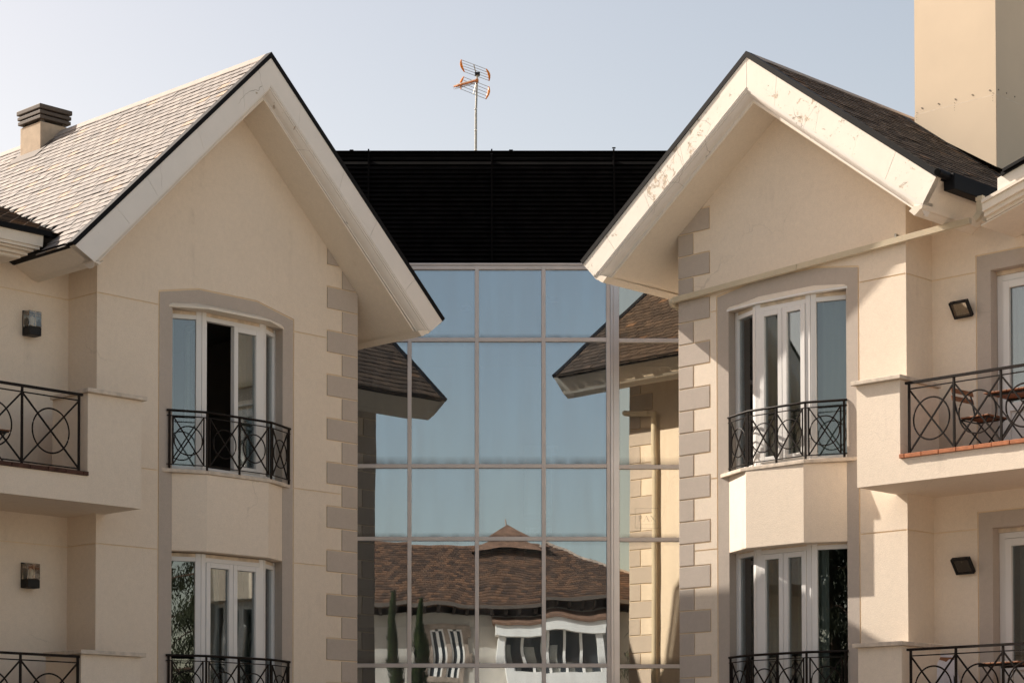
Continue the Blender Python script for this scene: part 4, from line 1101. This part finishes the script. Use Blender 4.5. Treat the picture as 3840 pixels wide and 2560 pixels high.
# white bay with its own small roof
bx0, bx1 = 1.72, 5.45
b = MB(OP)
b.box(bx0, bx1, .002, 1.0, GZ, 4.25); b.box(bx0, bx0 + .28, .002, 1.0, 4.25, 5.75); b.box(bx1 - .28, bx1, .002, 1.0, 4.25, 5.75)
b.box(bx0 - .12, bx1 + .12, .002, 1.12, 5.75, 6.16)
bo = b.build('bay', 'far_white', oh)
MB(OP).hexa([(x, y, z) for x in (bx0 - .2, bx1 + .2) for y, z in ((1.2, 6.162), (1.2, 6.24), (.004, 6.162), (.004, 6.55))]).build('bay_roof', 'far_tile', bo)
for k in range(5):
    x = bx0 + .28 + (bx1 - bx0 - .56) * k / 5; w = (bx1 - bx0 - .56) / 5
    MB(OP).box(x, x + w, .55, .58, 4.25, 5.75).build('pane', 'far_glass', bo)
    MB(OP).box(x - .05, x + .05, .582, .72, 4.25, 5.75).build('mullion', 'far_white', bo)
    MB(OP).box(x + w * .12, x + w * (.35 + .3 * random.random()), .5805, .5815, 4.25, 4.4 + random.random() * 1.2).build('drape', 'curtain_dim', bo)
# trees
def needles(m, p, r, nn, size, droop=0):
    for _ in range(nn):
        d = Vector((random.gauss(0, 1), random.gauss(0, 1), random.gauss(0, 1) - droop)).normalized()
        q = Vector(p) + d * r * random.random(); t = d.cross(Vector((random.random(), random.random(), random.random()))).normalized() * size * .35
        e = q + (d + Vector((0, 0, -droop * .6))).normalized() * size
        m.add([tuple(q - t), tuple(q + t), tuple(e)], [(0, 1, 2)])
def cypress(x, y, h, label):
    o = thing('cypress_tree', (x, y, GZ), label, 'tree', 'cypresses by the opposite house')
    MB().tube([(0, 0, 0), (0, 0, h * .5), (0, 0, h * .97)], [.12, .08, .01], 8).build('trunk', 'bark', o)
    m = MB(); n = 6500
    for _ in range(n):
        f = random.random() ** .8; rr = (.62 * (1 - f) ** .8 + .02) * (1 + .15 * math.sin(f * 40)); a = random.random() * 2 * math.pi
        r = rr * math.sqrt(random.random()) * (1 if random.random() > .12 else 1.25); p = Vector((r * math.cos(a), r * math.sin(a), .3 + f * (h - .3)))
        d = Vector((math.cos(a) * .35, math.sin(a) * .35, 1)).normalized(); t = Vector((-math.sin(a), math.cos(a), 0)) * .028
        m.add([tuple(p - t), tuple(p + t), tuple(p + d * .17)], [(0, 1, 2)])
    m.build('crown', 'cypress_leaf', o)
cypress(-1.92, -8.6, 8.3, 'left of two narrow dark cypresses mirrored in the glass')
cypress(-1.05, -8.9, 8.15, 'right of two narrow dark cypresses mirrored in the glass')
def cedar(x, y, h, label, seed, reach):
    rn = random.Random(seed)
    o = thing('cedar_tree', (x, y, GZ), label, 'tree')
    MB().tube([(0, 0, 0), (.05, .02, h * .5), (0, 0, h)], [.22, .13, .015], 10).build('trunk', 'bark', o)
    m = MB(); br = MB()
    for k in range(46):
        f = .14 + .84 * k / 46; a = k * 2.4 + rn.random(); L = reach * (1 - f) ** .8 + .3
        z = h * f; pts = []
        for s in range(7):
            q = s / 6; pts.append((math.cos(a) * L * q, math.sin(a) * L * q, z + .25 * q * L - .42 * q * q * L))
        br.tube(pts, [.035 * (1 - .8 * s / 6) for s in range(7)], 5)
        for s in range(1, 7):
            for w in range(4):
                p = Vector(pts[s]) + Vector((rn.gauss(0, .16), rn.gauss(0, .16), rn.gauss(0, .05)))
                for q in range(22):
                    c0 = p + Vector((rn.gauss(0, .15), rn.gauss(0, .15), -rn.random() * .40)); t = Vector((rn.gauss(0, 1), rn.gauss(0, 1), 0)).normalized() * .02
                    m.add([tuple(c0 - t), tuple(c0 + t), tuple(c0 + Vector((rn.gauss(0, .06), rn.gauss(0, .06), -.16)))], [(0, 1, 2)])
    br.build('branches', 'bark', o); m.build('crown', 'cedar_leaf', o)
cedar(7.2, -6.5, 9.5, 'drooping cedar mirrored at the right of the curtain wall', 3, 3.2)
cedar(-7.5, 10.6, 8.2, 'cedar mirrored in the right pane of the right lower bay window', 5, 3.3)

cedar(9.6, 7.6, 9.6, 'dark cedar mirrored in the left lower bay window', 9, 4.0)
cedar(11.8, 10.8, 8.8, 'cedar further along the drive, mirrored in the left lower bay window', 12, 3.0)
cedar(8.4, 3.0, 7.6, 'cedar nearest the camera, mirrored in the left lower bay window', 15, 2.8)
